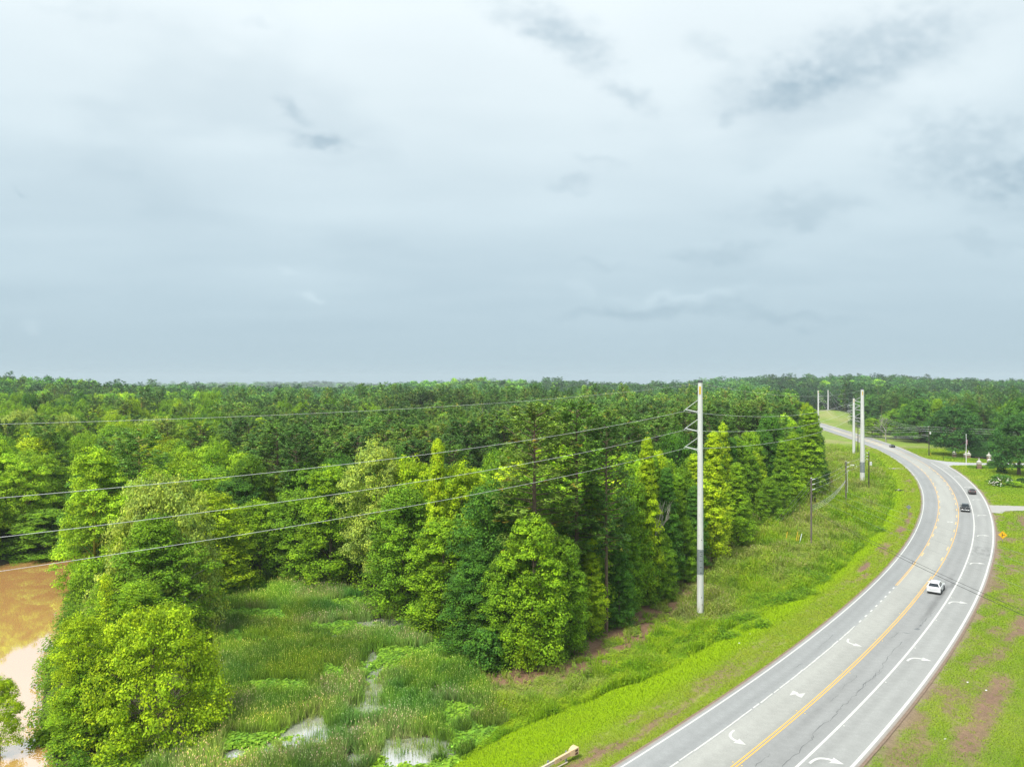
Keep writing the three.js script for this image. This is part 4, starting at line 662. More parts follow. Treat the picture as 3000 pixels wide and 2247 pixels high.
for (let z = 50; z < 330; ) {
  const cell = clamp(z / 330, 0.2, 1.0);
  for (let x = -0.78 * z - 3; x < 0.78 * z + 3; x += cell) {
    const jx = x + (rngG() - 0.5) * cell, jz = z + (rngG() - 0.5) * cell, [s, d] = roadCoord(jx, jz), w = REDGE(s), a = rngG(), k = Math.max(cell / 0.24, 0.8);
    if (d > -0.5 && d < w + 0.7) continue;
    const n1 = fbm(jx / 3.1, jz / 3.1, 4, 61), n2 = fbm(jx / 14, jz / 14, 3, 62), n3 = fbm(jx / 1.3, jz / 1.3, 2, 63), n4 = fbm(jx / 6, jz / 6, 3, 64);
    if (d > w) {                                     // right of the highway: patchy verge, then mown lawn
      if (inside(SIDEROAD, jx, jz) || inside(DRIVE, jx, jz) || jx > rightX(jz) + 3) continue;
      const dr = d - w, near = 1 - smooth(jz, 150, 190), bare = dirtRight(s, dr, near) + (n3 - 0.5) * 0.25;
      if (rngG() < bare + (1 - smooth(dr, 0.6, 1.6)) * 0.7) continue;
      const c = mixc([0.21, 0.36, 0.02], [0.32, 0.43, 0.035], clamp(n2 * 1.4 - 0.2 + (n3 - 0.5), 0, 1));
      push(near > 0.5 && dr > 9 ? 'turf' : 'lawn', jx, jz, k * (0.8 + 0.5 * a), k * (0.6 + 0.5 * n4), c);
      if (near > 0.4 && dr > 10 && rngG() < 0.12) push('weed', jx, jz, 1 + a, 0.8 + a * 0.6, mixc([0.13, 0.28, 0.02], [0.26, 0.40, 0.02], n3));
      continue;
    }
    const dl = -d;
    if (Math.hypot(jx - footA[0], jz - footA[1]) < 1.2 || (jz < footA[1] && Math.hypot((jx - footA[0] * jz / footA[1]) , (jz - footA[1]) * 0.3) < 0.9)) { if (rngG() < 0.4) push('turf', jx, jz, 1, 0.7, [0.3, 0.4, 0.05]); continue; }
    if (jz > 76 && jx < edgeX(jz) - 0.3 && !(jx < 10 && inside(MARSH, jx, jz))) continue;
    if (jx < -24 && jx < -34 && !inside(MARSH, jx, jz)) continue;
    if (inside(POND, jx, jz)) continue;
    const md = jz < 140 && jx < 12 ? marshDepth(jx, jz) : -99;
    if (md > 0.2) {                                  // the marsh: reeds, cattails, low water plants, open pools
      const y = terr(jx, jz);
      if (y < -2.62 && rngG() < (y < -2.72 ? 0.88 : 0.5)) continue;
      const green = fbm(jx / 8 + 4, jz / 8, 3, 92), low = fbm(jx / 5 + 14, jz / 5, 3, 93), back = smooth(jz, 84, 100);
      const nearBank = smooth(-28 - jx, -6, 4) * (1 - smooth(jz, 64, 70));
      if (low + back * 0.10 + (jz < 62 ? 0.10 : 0) > 0.60) { if (rngG() < 0.8) push('pad', jx, jz, 0.9 + a * 0.7, 0.8 + a, mixc([0.15, 0.33, 0.045], [0.28, 0.46, 0.035], clamp(n3 + (jz < 62 ? 0.3 : 0), 0, 1))); continue; }
      const shadeM = 0.58 + 0.66 * smooth(n2 * 0.6 + n4 * 0.4, 0.34, 0.62), brown = clamp((n4 - 0.42) * 3.4 + (jx < -18 ? 0.15 : -0.15), 0, 0.75);
      const c = mixc(mixc([0.10, 0.27, 0.045], [0.28, 0.45, 0.035], clamp(green * 2 - 0.55 + (n3 - 0.5) * 0.7, 0, 1)), [0.30, 0.25, 0.14], brown * rngG()).map((v) => v * shadeM);
      if (rngG() < 0.80) push(rngG() < 0.55 ? 'reed' : 'reedb', jx, jz, 1 + a * 0.5, 0.42 + 0.5 * n2 + 0.3 * a, c);
      continue;
    }
    if (md > -99 && ((jx - tan[0]) / 3.0) ** 2 + ((jz - tan[1]) / 2.6) ** 2 < 1 + (n3 - 0.5) || ((jx - tan2[0]) / 2.4) ** 2 + ((jz - tan2[1]) / 1.6) ** 2 < 1) { push('tall', jx, jz, 1.3, 1.2, mixc([0.34, 0.27, 0.06], [0.24, 0.28, 0.04], a)); continue; }
    const lowPart = 1 - smooth(s, 36, 74), verge = 9.6 - 2.4 * (1 - lowPart) + (n4 - 0.5) * 3 + (lowPart > 0.5 ? smooth(dl, 8, 16) * 0 + 3.5 * (1 - smooth(s, 4, 22)) : 0);
    const dirtHere = dirtLeft(s, dl) * 0.97;
    if (dl < verge) {                                // mown verge
      if (rngG() < dirtHere + (1 - smooth(dl, 0.5, 1.1)) * 0.8) continue;
      const fresh = smooth(dl, 3.5, 6.5), c = mixc(mixc([0.25, 0.40, 0.018], [0.34, 0.41, 0.045], n3), [0.35, 0.53, 0.014], fresh * clamp(0.5 + n4 * 0.8, 0, 1));
      push('turf', jx, jz, k * (0.85 + 0.5 * a), k * lerp(0.55, 1.05, fresh) * (0.8 + 0.4 * n3), c);
    } else {                                         // unmown strip under the power line
      const ed = jz > 74 ? polyDist(EDGE, jx, jz) : 99, strawy = jz > 76 ? (1 - smooth(ed, 3, 6)) * smooth(n1, 0.28, 0.42) : 0;
      if (rngG() < strawy * 0.95) { if (rngG() < 0.3) push('straw', jx, jz, k, 0.5, [0.32, 0.20, 0.12]); continue; }
      const dry = clamp((fbm(jx / 9 + 7, jz / 9, 3, 95) - 0.40) * 4 + smooth(6 - ed, -6, 3) * 0.4, 0, 1) * smooth(dl, verge, verge + 4);
      const c = mixc(mixc([0.16, 0.33, 0.016], [0.34, 0.49, 0.02], clamp(n3 * 1.5 - 0.25, 0, 1)), [0.38, 0.34, 0.16], dry * (0.1 + 0.6 * rngG()));
      push(rngG() < 0.5 ? 'weed' : 'tall', jx, jz, k * (0.9 + 0.6 * a), Math.min(k, 2) * (0.35 + 1.5 * smooth(n1, 0.35, 0.7) + 0.3 * a), c);
    }
  }
  z += cell;
}
for (const [cx, cz, rx, rz] of moundSpots) { const n = Math.round(rx * rz * 1.5); for (let i = 0; i < n; i++) { const a = rngG() * 6.283, q = Math.sqrt(rngG()), x = cx + Math.cos(a) * rx * 0.6 * q, z = cz + Math.sin(a) * rz * 0.6 * q, [s, d] = roadCoord(x, z); if (d > -6) continue; push('mound', x, z, 0.55 + 0.5 * rngG(), 0.5 + 0.55 * (1 - q) + 0.2 * rngG(), mixc([0.10, 0.24, 0.018], [0.25, 0.40, 0.02], rngG())); } }
for (let i = 0; i < 130; i++) { const z = 74 + Math.pow(rngG(), 1.4) * 140, x = edgeX(z) - 1.4 - rngG() * 2.5; if (x < -2) continue; push('mound', x, z, 0.5 + 0.7 * rngG(), 0.6 + 0.9 * rngG(), mixc([0.06, 0.15, 0.02], [0.20, 0.30, 0.02], rngG())); }       // saplings along the wood edge
for (let i = 1; i < 8; i++) { const a = POND[i], b = POND[i + 1], n = Math.ceil(Math.hypot(a[0] - b[0], a[1] - b[1]) * 1.6); for (let k = 0; k < n; k++) { const t = rngG(); push('mound', lerp(a[0], b[0], t) + 0.6 + rngG() * 3, lerp(a[1], b[1], t) + (rngG() - 0.5) * 2, 0.5 + 0.7 * rngG(), 0.7 + 0.9 * rngG(), mixc([0.08, 0.20, 0.02], [0.22, 0.36, 0.02], rngG())); } }   // the overgrown bank of the pond
for (let i = 0; i < MARSH.length - 5; i++) { const a = MARSH[i], b = MARSH[i + 1], n = Math.ceil(Math.hypot(a[0] - b[0], a[1] - b[1]) * 0.8); for (let k = 0; k < n; k++) { const t = rngG(), x = lerp(a[0], b[0], t) + (rngG() - 0.5) * 3, z = lerp(a[1], b[1], t) + (rngG() - 0.2) * 2.5; if (z > 78 || x < -30) push('mound', x, z, 0.5 + 0.7 * rngG(), 0.6 + 0.8 * rngG(), mixc([0.05, 0.14, 0.02], [0.15, 0.26, 0.02], rngG())); } }
const geoOf = {
  turf: [tuft(18, 0.17, 0.035, 0.24, 0.9, 1), tuft(18, 0.2, 0.035, 0.24, 1.0, 2)], lawn: [tuft(16, 0.10, 0.04, 0.26, 0.8, 3)],
  weed: [leafy(34, 0.6, 0.26, 0.13, 4), leafy(30, 0.8, 0.24, 0.15, 5)], tall: [tuft(20, 0.75, 0.035, 0.26, 0.9, 6, [0.25, 0.05, [1.5, 1.0, 2.4]]), tuft(18, 0.6, 0.04, 0.28, 1.1, 7)],
  mound: [leafy(190, 1.5, 1.25, 0.27, 8), leafy(170, 1.3, 1.4, 0.25, 9)], reed: [tuft(14, 1.75, 0.035, 0.26, 0.28, 10, [0.035, 0.07, [4.6, 2.8, 6.5]])], reedb: [tuft(16, 1.35, 0.04, 0.28, 0.5, 11, [0.012, 0.065, [4.2, 2.4, 6]])],
  pad: [leafy(26, 0.30, 0.34, 0.2, 12), leafy(26, 0.26, 0.34, 0.2, 13, 0.03)], straw: [tuft(10, 0.25, 0.03, 0.3, 2.2, 14)],
};
const coverSay = {
  turf: ['grass', 'bright yellow-green mown grass on the verges beside the highway', 'grass'], lawn: ['lawn_grass', 'short mown lawn grass right of the highway', 'grass'], weed: ['weeds', 'leafy green weeds on the strip under the power line', 'weeds'], tall: ['tall_grass', 'tall unmown grass with seed heads under the power line', 'grass'],
  mound: ['undergrowth', 'mounds of leafy vines and saplings along the ditch and the wood edge', 'undergrowth'], reed: ['cattail_reeds', 'tall green cattails with pale heads filling the marsh', 'reeds'], reedb: ['marsh_grass', 'shorter green and brownish sedge between the cattails', 'reeds'], pad: ['water_plants', 'low bright green water plants matted on the marsh', 'water plants'], straw: ['pine_straw', 'dry reddish straw along the foot of the wood', 'straw'],
};
for (const k of Object.keys(lists)) geoOf[k].forEach((g, j) => {
  const list = lists[k].filter((_, i) => i % geoOf[k].length === j); if (!list.length) return;
  const im = instanced(coverSay[k][0], g, grassMat, list, coverSay[k][1], coverSay[k][2], (it, o) => { o.position.set(it[0], it[1], -it[2]); o.rotation.set(0, it[8], 0); o.scale.set(it[3], it[4], it[3]); });
  list.forEach((it, i) => im.setColorAt(i, COL.setRGB(it[5], it[6], it[7])));
});


// ------------------------------------------------------------------ power poles and wires
const cyl = (r0, r1, h, n = 16) => new THREE.CylinderGeometry(r1, r0, h, n).translate(0, h / 2, 0);
function bar(a, b, r, n = 8, r2 = r) { const d = b.clone().sub(a), g = new THREE.CylinderGeometry(r2, r, d.length(), n); g.applyQuaternion(new THREE.Quaternion().setFromUnitVectors(new THREE.Vector3(0, 1, 0), d.normalize())); g.translate((a.x + b.x) / 2, (a.y + b.y) / 2, (a.z + b.z) / 2); return g; }
const poleMat = std(0.74, 0.745, 0.74, 0.75, 0, { map: concreteGrain, bumpMap: concreteGrain, bumpScale: 0.01 }), bandMat = std(0.31, 0.345, 0.37, 0.55, 0.25, { map: concreteGrain }), steelMat = std(0.55, 0.57, 0.59, 0.45, 0.7), darkSteel = std(0.12, 0.13, 0.14, 0.6, 0.5), polymer = std(0.62, 0.63, 0.65, 0.5), tagYellow = std(0.75, 0.5, 0.04, 0.6), woodMat2 = std(0.21, 0.185, 0.16, 1, 0, { map: barkGrain }), woodDark = std(0.085, 0.07, 0.06, 1, 0, { map: barkGrain }), wireMat = std(0.70, 0.71, 0.72, 0.5, 0.2), darkWire = std(0.03, 0.032, 0.035, 0.6), greyWire = std(0.32, 0.33, 0.34, 0.5, 0.3), holeMat = std(0.03, 0.03, 0.035, 1);
const v3 = (x, y, z) => new THREE.Vector3(x, y, z);
function towerPole({ cx, foot, top, rb, rt, band, arms, side, turn, label, lean = 0, bolts = true }) {
  const [x, z, y] = gp(cx, foot), h = CAM_H - ((top - HY) * z) / F - y, t = thing('power_pole', label, 'power pole', V(x, y - 0.3, z), 0, null), H = h + 0.3;
  const rad = (q) => lerp(rb, rt, q / H);
  mesh('shaft', cyl(rb, rt, H, 20), poleMat, t); const out = [];
  if (band) { const [b0, b1] = band.map((p) => (CAM_H - ((p - HY) * z) / F) - y + 0.3); const m = mesh('steel_band', cyl(rad(b0) + 0.02, rad(b1) + 0.02, b1 - b0, 20).translate(0, b0, 0), bandMat, t); for (const q of [0.08, 0.3, 0.55, 0.75, 0.92]) for (const a of [-0.25, 0.2]) { const hgt = b0 + (b1 - b0) * q, R = rad(hgt) + 0.02; mesh('bolt', new THREE.CylinderGeometry(0.06, 0.06, 0.05, 8).rotateX(Math.PI / 2).translate(Math.sin(a) * R, hgt, Math.cos(a) * R), holeMat, m); } }
  mesh('cap', cyl(rt + 0.02, rt + 0.02, 0.35, 20).translate(0, H - 0.33, 0), darkSteel, t);
  mesh('lightning_rod', cyl(0.02, 0.012, 0.55, 6).translate(-0.1, H, 0), darkSteel, t);
  if (bolts) for (let q = 4; q < H - 1; q += 1.45) { const R = rad(q) + 0.08, a = q % 2.9 < 1.45 ? 0.5 : 2.2; mesh('step_bolt', bar(v3(Math.cos(a) * (R - 0.1), q, Math.sin(a) * (R - 0.1)), v3(Math.cos(a) * (R + 0.12), q, Math.sin(a) * (R + 0.12)), 0.014, 5), darkSteel, t); }
  if (bolts) for (const [q, a] of [[0.075, 0.1], [0.045, 0.35], [0.26, 0.15], [0.32, 0.2]]) mesh('drill_hole', new THREE.CylinderGeometry(0.06, 0.06, 0.03, 8).rotateX(Math.PI / 2).translate(Math.sin(a) * rad(q * H), q * H, Math.cos(a) * rad(q * H) + 0.004), holeMat, t);
  mesh('number_tag', new RoundedBoxGeometry(0.26, 1.1, 0.03, 1, 0.01).translate(-0.12, H - 1.4, rt + 0.01), tagYellow, t);
  for (const [tipY, rootY, braceY, sd] of arms) {
    const dir = side * (sd || 1), ux = Math.cos(turn) * dir, uz = Math.sin(turn) * dir, hh = (p) => CAM_H - ((p - HY) * z) / F - y + 0.3, L = 1.75, R = rad(hh(rootY));
    const tip = v3(ux * (R + L), hh(tipY), uz * (R + L)), root = v3(ux * R * 0.9, hh(rootY), uz * R * 0.9), brace = v3(ux * R * 0.9, hh(braceY), uz * R * 0.9);
    const arm = mesh('insulator_arm', bar(root, tip, 0.07, 10, 0.06), polymer, t); for (let k = 1; k < 10; k++) mesh('shed', new THREE.CylinderGeometry(0.05, 0.115, 0.05, 10).applyQuaternion(new THREE.Quaternion().setFromUnitVectors(v3(0, 1, 0), tip.clone().sub(root).normalize())).translate(...root.clone().lerp(tip, k / 10.5).toArray()), polymer, arm);
    mesh('brace', bar(brace, tip, 0.04, 6), polymer, t);
    const clampAt = tip.clone().add(v3(ux * 0.22, -0.28, uz * 0.22)); mesh('wire_clamp', bar(tip, clampAt, 0.05, 6), steelMat, t);
    mesh('base_plate', new RoundedBoxGeometry(0.12, 0.5, 0.3, 1, 0.02).rotateY(-turn).translate(ux * R, hh(rootY), uz * R), steelMat, t);
    out.push(clampAt.add(t.position));
  }
  return { clamps: out, top: v3(0, H - 0.4, 0).add(t.position), thing: t, H, rad, x, z, y };
}
// arms reach to the left, away from the highway; the angle is that of the line at each pole
const poleA = towerPole({ cx: 1513, foot: 1322, top: 822, rb: 0.47, rt: 0.32, band: [1240, 1186], arms: [[885.2, 890.6, 864.4], [926.3, 932, 906], [966.4, 973, 946]], side: -1, turn: -0.0 + 0.62 * -1 + 1.1, label: 'tall white concrete power pole with a grey steel band, nearest of its row' });
const poleB = towerPole({ cx: 1863.5, foot: 1050, top: 839.5, rb: 0.70, rt: 0.42, band: [1020.5, 998], arms: [[866, 869, 858], [884, 887, 876], [901.5, 904.5, 893]], side: -1, turn: 0.45, label: 'second tall white power pole by the highway, dark band low on its shaft', bolts: false });
const poleC = towerPole({ cx: 1845, foot: 987, top: 859, rb: 0.60, rt: 0.38, arms: [[875.5, 875, 882], [887, 886.5, 895], [899.5, 899, 908], [876, 873, 881, -1], [911, 908, 902, -1]], side: -1, turn: 0.35, label: 'white power pole standing just left of and behind the dark-banded one', bolts: false });
const poleE = towerPole({ cx: 1768.3, foot: 927, top: 842.5, rb: 0.55, rt: 0.42, arms: [[855, 857, 850, -1], [861, 863, 856, -1], [867, 869, 862, -1]], side: -1, turn: 0.3, label: 'distant white power pole half hidden behind the end of the wood edge', bolts: false });
const poleD = towerPole({ cx: 1789.5, foot: 895.5, top: 842, rb: 0.62, rt: 0.48, arms: [[849, 850.5, 845, -1], [856, 857.5, 852, -1], [863, 864.5, 859, -1]], side: -1, turn: 0.3, label: 'distant white power pole on the grassy rise beyond the highway', bolts: false });
function wire(a, b, sag, r, mat, label, name = 'power_line', group) { const pts = []; for (let i = 0; i <= 20; i++) { const t = i / 20; pts.push(a.clone().lerp(b, t).add(v3(0, -4 * sag * t * (1 - t), 0))); } return topMesh(name, new THREE.TubeGeometry(new THREE.CatmullRomCurve3(pts), 40, r, 5), mat, label, 'power line', group); }
const off = [-102, 4];                                // toward the next pole, out of the frame to the left
poleA.clamps.forEach((p, i) => wire(p, v3(p.x + off[0], p.y + [0.2, 0.35, 0.45][i], p.z + 103), [3.35, 3.2, 2.75][i], 0.016, wireMat, ['highest', 'middle', 'lowest'][i] + ' of the three thick pale wires running left from the white pole'));
wire(poleA.top, v3(poleA.top.x - 102, poleA.top.y, poleA.top.z + 103), 2.55, 0.009, wireMat, 'thin topmost wire running left from the tip of the white pole');
poleA.clamps.forEach((p, i) => wire(p, poleB.clamps[i], 2.2, 0.020, wireMat, ['highest', 'middle', 'lowest'][i] + ' of three wires from the nearest white pole to the banded one'));
wire(poleA.top, poleB.top, 1.9, 0.013, wireMat, 'thin topmost wire between the nearest white pole and the banded one');
for (let i = 0; i < 3; i++) wire(poleB.clamps[i], poleC.clamps[i], 1.2, 0.025, wireMat, ['highest', 'middle', 'lowest'][i] + ' of three wires between the two white poles near the highway');
for (let i = 0; i < 3; i++) wire(poleC.clamps[i], poleE.clamps[i], 4.5, 0.024, wireMat, ['highest', 'middle', 'lowest'][i] + ' of three wires sagging to the half hidden distant white pole');
for (let i = 0; i < 2; i++) wire(poleC.clamps[3 + i], poleD.clamps[i], 5, 0.024, wireMat, ['upper', 'lower'][i] + ' of two wires rising to the white pole on the grassy rise');
wire(poleC.top, poleD.top, 3, 0.025, wireMat, 'thin topmost wire to the white pole on the grassy rise');

function woodPole({ cx, foot, top, r, mat, label, pins = [], turn = 0, extra }) {
  const [x, z, y] = gp(cx, foot), h = CAM_H - ((top - HY) * z) / F - y, t = thing('utility_pole', label, 'utility pole', V(x, y - 0.3, z)), H = h + 0.3;
  mesh('shaft', cyl(r, r * 0.72, H, 12), mat, t); const out = [];
  mesh('pole_cap', cyl(r * 0.78, r * 0.2, 0.12, 12).translate(0, H, 0), steelMat, t);
  for (const [down, dx, dz] of pins) { const yy = H - down, e = v3(dx, yy + 0.12, dz), pin = mesh('insulator', bar(v3(Math.sign(dx) * r * 0.6, yy, 0), e, 0.07, 8, 0.05), polymer, t); for (let k = 1; k < 5; k++) mesh('shed', new THREE.CylinderGeometry(0.05, 0.10, 0.04, 8).translate(lerp(0, dx, k / 4.5), yy + 0.12 * (k / 4.5), lerp(0, dz, k / 4.5)), polymer, pin); out.push(e.clone().add(t.position)); }
  if (extra) extra(t, H, r);
  return { ends: out, at: (down, dx = 0, dz = 0) => v3(dx, H - down, dz).add(t.position), H, x, z, y, t };
}
const P1 = woodPole({ cx: 1753, foot: 1187, top: 1033, r: 0.19, mat: woodMat2, label: 'grey wooden utility pole with guy wires in front of the wood edge', pins: [[0.3, 0.75, -0.2], [1.2, 0.75, -0.2], [2.15, 0.75, -0.2]] });
const P2 = woodPole({ cx: 1828, foot: 1096, top: 997, r: 0.19, mat: woodMat2, label: 'grey wooden utility pole with three stubby insulators by the banded white pole', pins: [[0.3, 0.8, 0], [1.3, 0.8, 0], [2.3, 0.8, 0]], extra: (t, H, r) => { for (const q of [0.5, 1.5, 2.6]) mesh('bracket', new RoundedBoxGeometry(0.34, 0.22, 0.3, 1, 0.03).translate(0.05, H - q, 0), darkSteel, t); mesh('conduit', cyl(0.04, 0.04, 5, 6).translate(0.35, H - 7.5, 0.1), polymer, t); } });
const P3 = woodPole({ cx: 1877.5, foot: 1057, top: 976, r: 0.17, mat: woodDark, label: 'dark wooden utility pole with a grey can, right of the banded white pole', pins: [[0.4, -0.7, 0], [1.3, -0.7, 0], [2.2, -0.7, 0]], extra: (t, H, r) => { const c = mesh('transformer', new THREE.CylinderGeometry(0.33, 0.33, 0.85, 14).translate(0.5, H - 3.4, 0.1), std(0.62, 0.64, 0.65, 0.5), t); mesh('lid', new THREE.CylinderGeometry(0.2, 0.35, 0.1, 14).translate(0.5, H - 2.93, 0.1), std(0.55, 0.57, 0.58, 0.5), c); } });
const P4 = woodPole({ cx: 1854, foot: 986, top: 921, r: 0.18, mat: woodDark, label: 'thin dark utility pole between the two white poles by the highway', pins: [[0.3, 0.8, 0], [1.3, 0.8, 0], [2.3, 0.8, 0]] });
const P5 = woodPole({ cx: 2007.5, foot: 985, top: 921, r: 0.2, mat: woodDark, label: 'dark wooden utility pole on the lawn left of the stone gate', pins: [[0.3, -0.8, 0], [1.2, -0.8, 0], [2.1, -0.8, 0]], extra: (t, H) => { mesh('transformer', new THREE.CylinderGeometry(0.32, 0.32, 0.9, 14).translate(0.5, H - 2.8, 0.1), std(0.66, 0.67, 0.68, 0.5), t); mesh('ground_guard', bar(v3(0.7, 0.2, 0.3), v3(0.5, 1.6, 0.2), 0.06, 6), tagYellow, t); } });
const P6 = woodPole({ cx: 1904, foot: 944, top: 898, r: 0.22, mat: std(0.16, 0.10, 0.08, 1, 0, { map: barkGrain }), label: 'reddish-brown utility pole against the wood beyond the distant car', pins: [[0.3, -0.9, 0], [1.2, -0.9, 0], [2.1, -0.9, 0]] });
const which3 = ['highest', 'middle', 'lowest'];
P1.ends.forEach((p, i) => { wire(p, v3(p.x - 1.2 - 0.4 * i, p.y, p.z + 84), 0.9, 0.010, greyWire, which3[i] + ' of three pale wires crossing the highway from the guyed wooden pole'); wire(P1.at([0.3, 1.2, 2.15][i], 0, -0.2), P2.ends[i], 0.5, 0.012, wireMat, which3[i] + ' of three thin wires between the two grey wooden poles'); });
wire(P1.at(3.26, 0.2, 0), P1.at(3.5, -1.2, 84), 1.0, 0.010, greyWire, 'pale fourth wire crossing the highway below the three from the guyed pole');
{ const a = P1.at(5.7, 0.15, 0), b = P1.at(5.7, -1.4, 84); wire(a, b, 1.1, 0.022, darkWire, 'upper of two thick black cables crossing above the white car'); wire(P1.at(5.95, 0.15, 0), P1.at(6.2, -1.4, 84), 1.15, 0.027, darkWire, 'lower of two thick black cables crossing above the white car');
  const t = 0.405, c = a.clone().lerp(b, t).add(v3(0, -4 * 1.13 * t * (1 - t) - 0.16, 0)); topMesh('cable_loop', new THREE.TorusGeometry(0.3, 0.025, 6, 20).rotateY(0.5).scale(1, 0.6, 1).translate(c.x, c.y, c.z), darkWire, 'small coil of black cable hanging on the cables over the right turn lane', 'cable loop'); }
for (let i = 0; i < 4; i++) wire(P1.at(5.0 + 0.28 * i, 0.15, 0), P2.at(4.6 + 0.12 * i, -0.15, 0), 0.9 + 0.12 * i, 0.016, wireMat, ['topmost', 'second', 'third', 'lowest'][i] + ' of four sagging grey cables between the two grey wooden poles');
[[0.45, 948, 1102], [1.35, 953, 1107], [2.35, 962, 1124]].forEach(([down], i) => { const g = gv([1642, 1655, 1668][i], [1142, 1140, 1136][i]); wire(P1.at(down, -0.15, 0), v3(g.x + 2, g.y + 0.1, g.z), 0, 0.014, wireMat, ['first', 'second', 'third'][i] + ' guy wire from the top, bracing the wooden pole to the left', 'guy_wire'); });
P2.ends.forEach((p, i) => wire(p, P3.ends[i], 0.5, 0.012, wireMat, which3[i] + ' of three thin wires to the dark pole with the grey can'));
P3.ends.forEach((p, i) => wire(p, P4.ends[i], 1.2, 0.016, wireMat, which3[i] + ' of three thin wires to the thin dark pole by the highway'));
P4.ends.forEach((p, i) => { wire(p, P5.ends[i], 0.5, 0.025, wireMat, which3[i] + ' of three wires crossing the highway before the dark right wood'); });
for (let i = 0; i < 3; i++) { const a = P4.at(3.4 + i * 0.7, 0, 0), b = P5.at(3.4 + i * 0.6, 0, 0); wire(a, b, 0.9, 0.03, i > 1 ? darkWire : wireMat, ['upper', 'middle', 'lower'][i] + ' of three cables under the wires crossing to the lawn pole'); }
P5.ends.forEach((p, i) => { wire(p, P6.ends[i], 1.4, 0.025, wireMat, which3[i] + ' of three wires slanting back to the reddish-brown pole'); wire(p, v3(p.x + 60, p.y + 1, p.z + 40), 0.8, 0.022, wireMat, which3[i] + ' of three wires leaving the lawn pole over the stone gate'); });

// leaning plastic guy guards in the grass
[[1697, 1172, 1702, 1150, tagYellow, 'leftmost yellow guard pole leaning in the grass'], [1719.5, 1173, 1724.5, 1149.5, tagYellow, 'middle yellow guard pole leaning in the grass'], [1722.5, 1175, 1727.5, 1156, tagYellow, 'rightmost and thinnest yellow guard pole leaning in the grass'], [1727, 1175.5, 1733, 1154, std(0.72, 0.78, 0.8, 0.5), 'white guard pole leaning in the grass beside the yellow ones']].forEach(([fx, fy, tx, ty, m, label], i) => { const [x, z, y] = gp(fx, fy), t = thing('guy_guard', label, 'guard pole', V(x, y, z)), dx = ((tx - fx) * z) / F, dy = ((fy - ty) * z) / F; mesh('sleeve', bar(v3(0, -0.1, 0), v3(dx, dy, -0.15), i === 2 ? 0.04 : 0.065, 8), m, t); mesh('sleeve_cap', new THREE.SphereGeometry(i === 2 ? 0.045 : 0.07, 8, 6).translate(dx, dy, -0.15), m, t); });

// ------------------------------------------------------------------ vehicles
const rubber = std(0.02, 0.02, 0.022, 0.9), rimMat = std(0.6, 0.61, 0.62, 0.3, 0.9), glassDark = std(0.02, 0.028, 0.035, 0.08), redLamp = new THREE.MeshPhysicalMaterial({ color: lin(0.42, 0.008, 0.012), roughness: 0.15, clearcoat: 1 }), plateMat = std(0.7, 0.72, 0.74, 0.5), blackTrim = std(0.022, 0.022, 0.024, 0.7), chrome = std(0.75, 0.76, 0.78, 0.18, 1), clearLamp = std(0.8, 0.8, 0.8, 0.1);
function profileBody(pts, width, bevel) { const sh = new THREE.Shape(pts.map(([a, b]) => new THREE.Vector2(a, b))), g = new THREE.ExtrudeGeometry(sh, { depth: width - bevel * 2, bevelEnabled: true, bevelThickness: bevel, bevelSize: bevel * 0.7, bevelSegments: 3, curveSegments: 6 }); g.translate(0, 0, -(width - bevel * 2) / 2); g.rotateY(-Math.PI / 2); return g; }
function hull(list) { return new ConvexGeometry(list.map((p) => v3(...p))); }
function paneOn(q, inset, out) { const c = q.reduce((a, p) => a.add(p), v3(0, 0, 0)).multiplyScalar(0.25), n = q[1].clone().sub(q[0]).cross(q[3].clone().sub(q[0])).normalize(); const p = q.map((k) => k.clone().lerp(c, inset)); return hull([...p.map((k) => k.clone().addScaledVector(n, out).toArray()), ...p.map((k) => k.clone().addScaledVector(n, -0.01).toArray())]); }
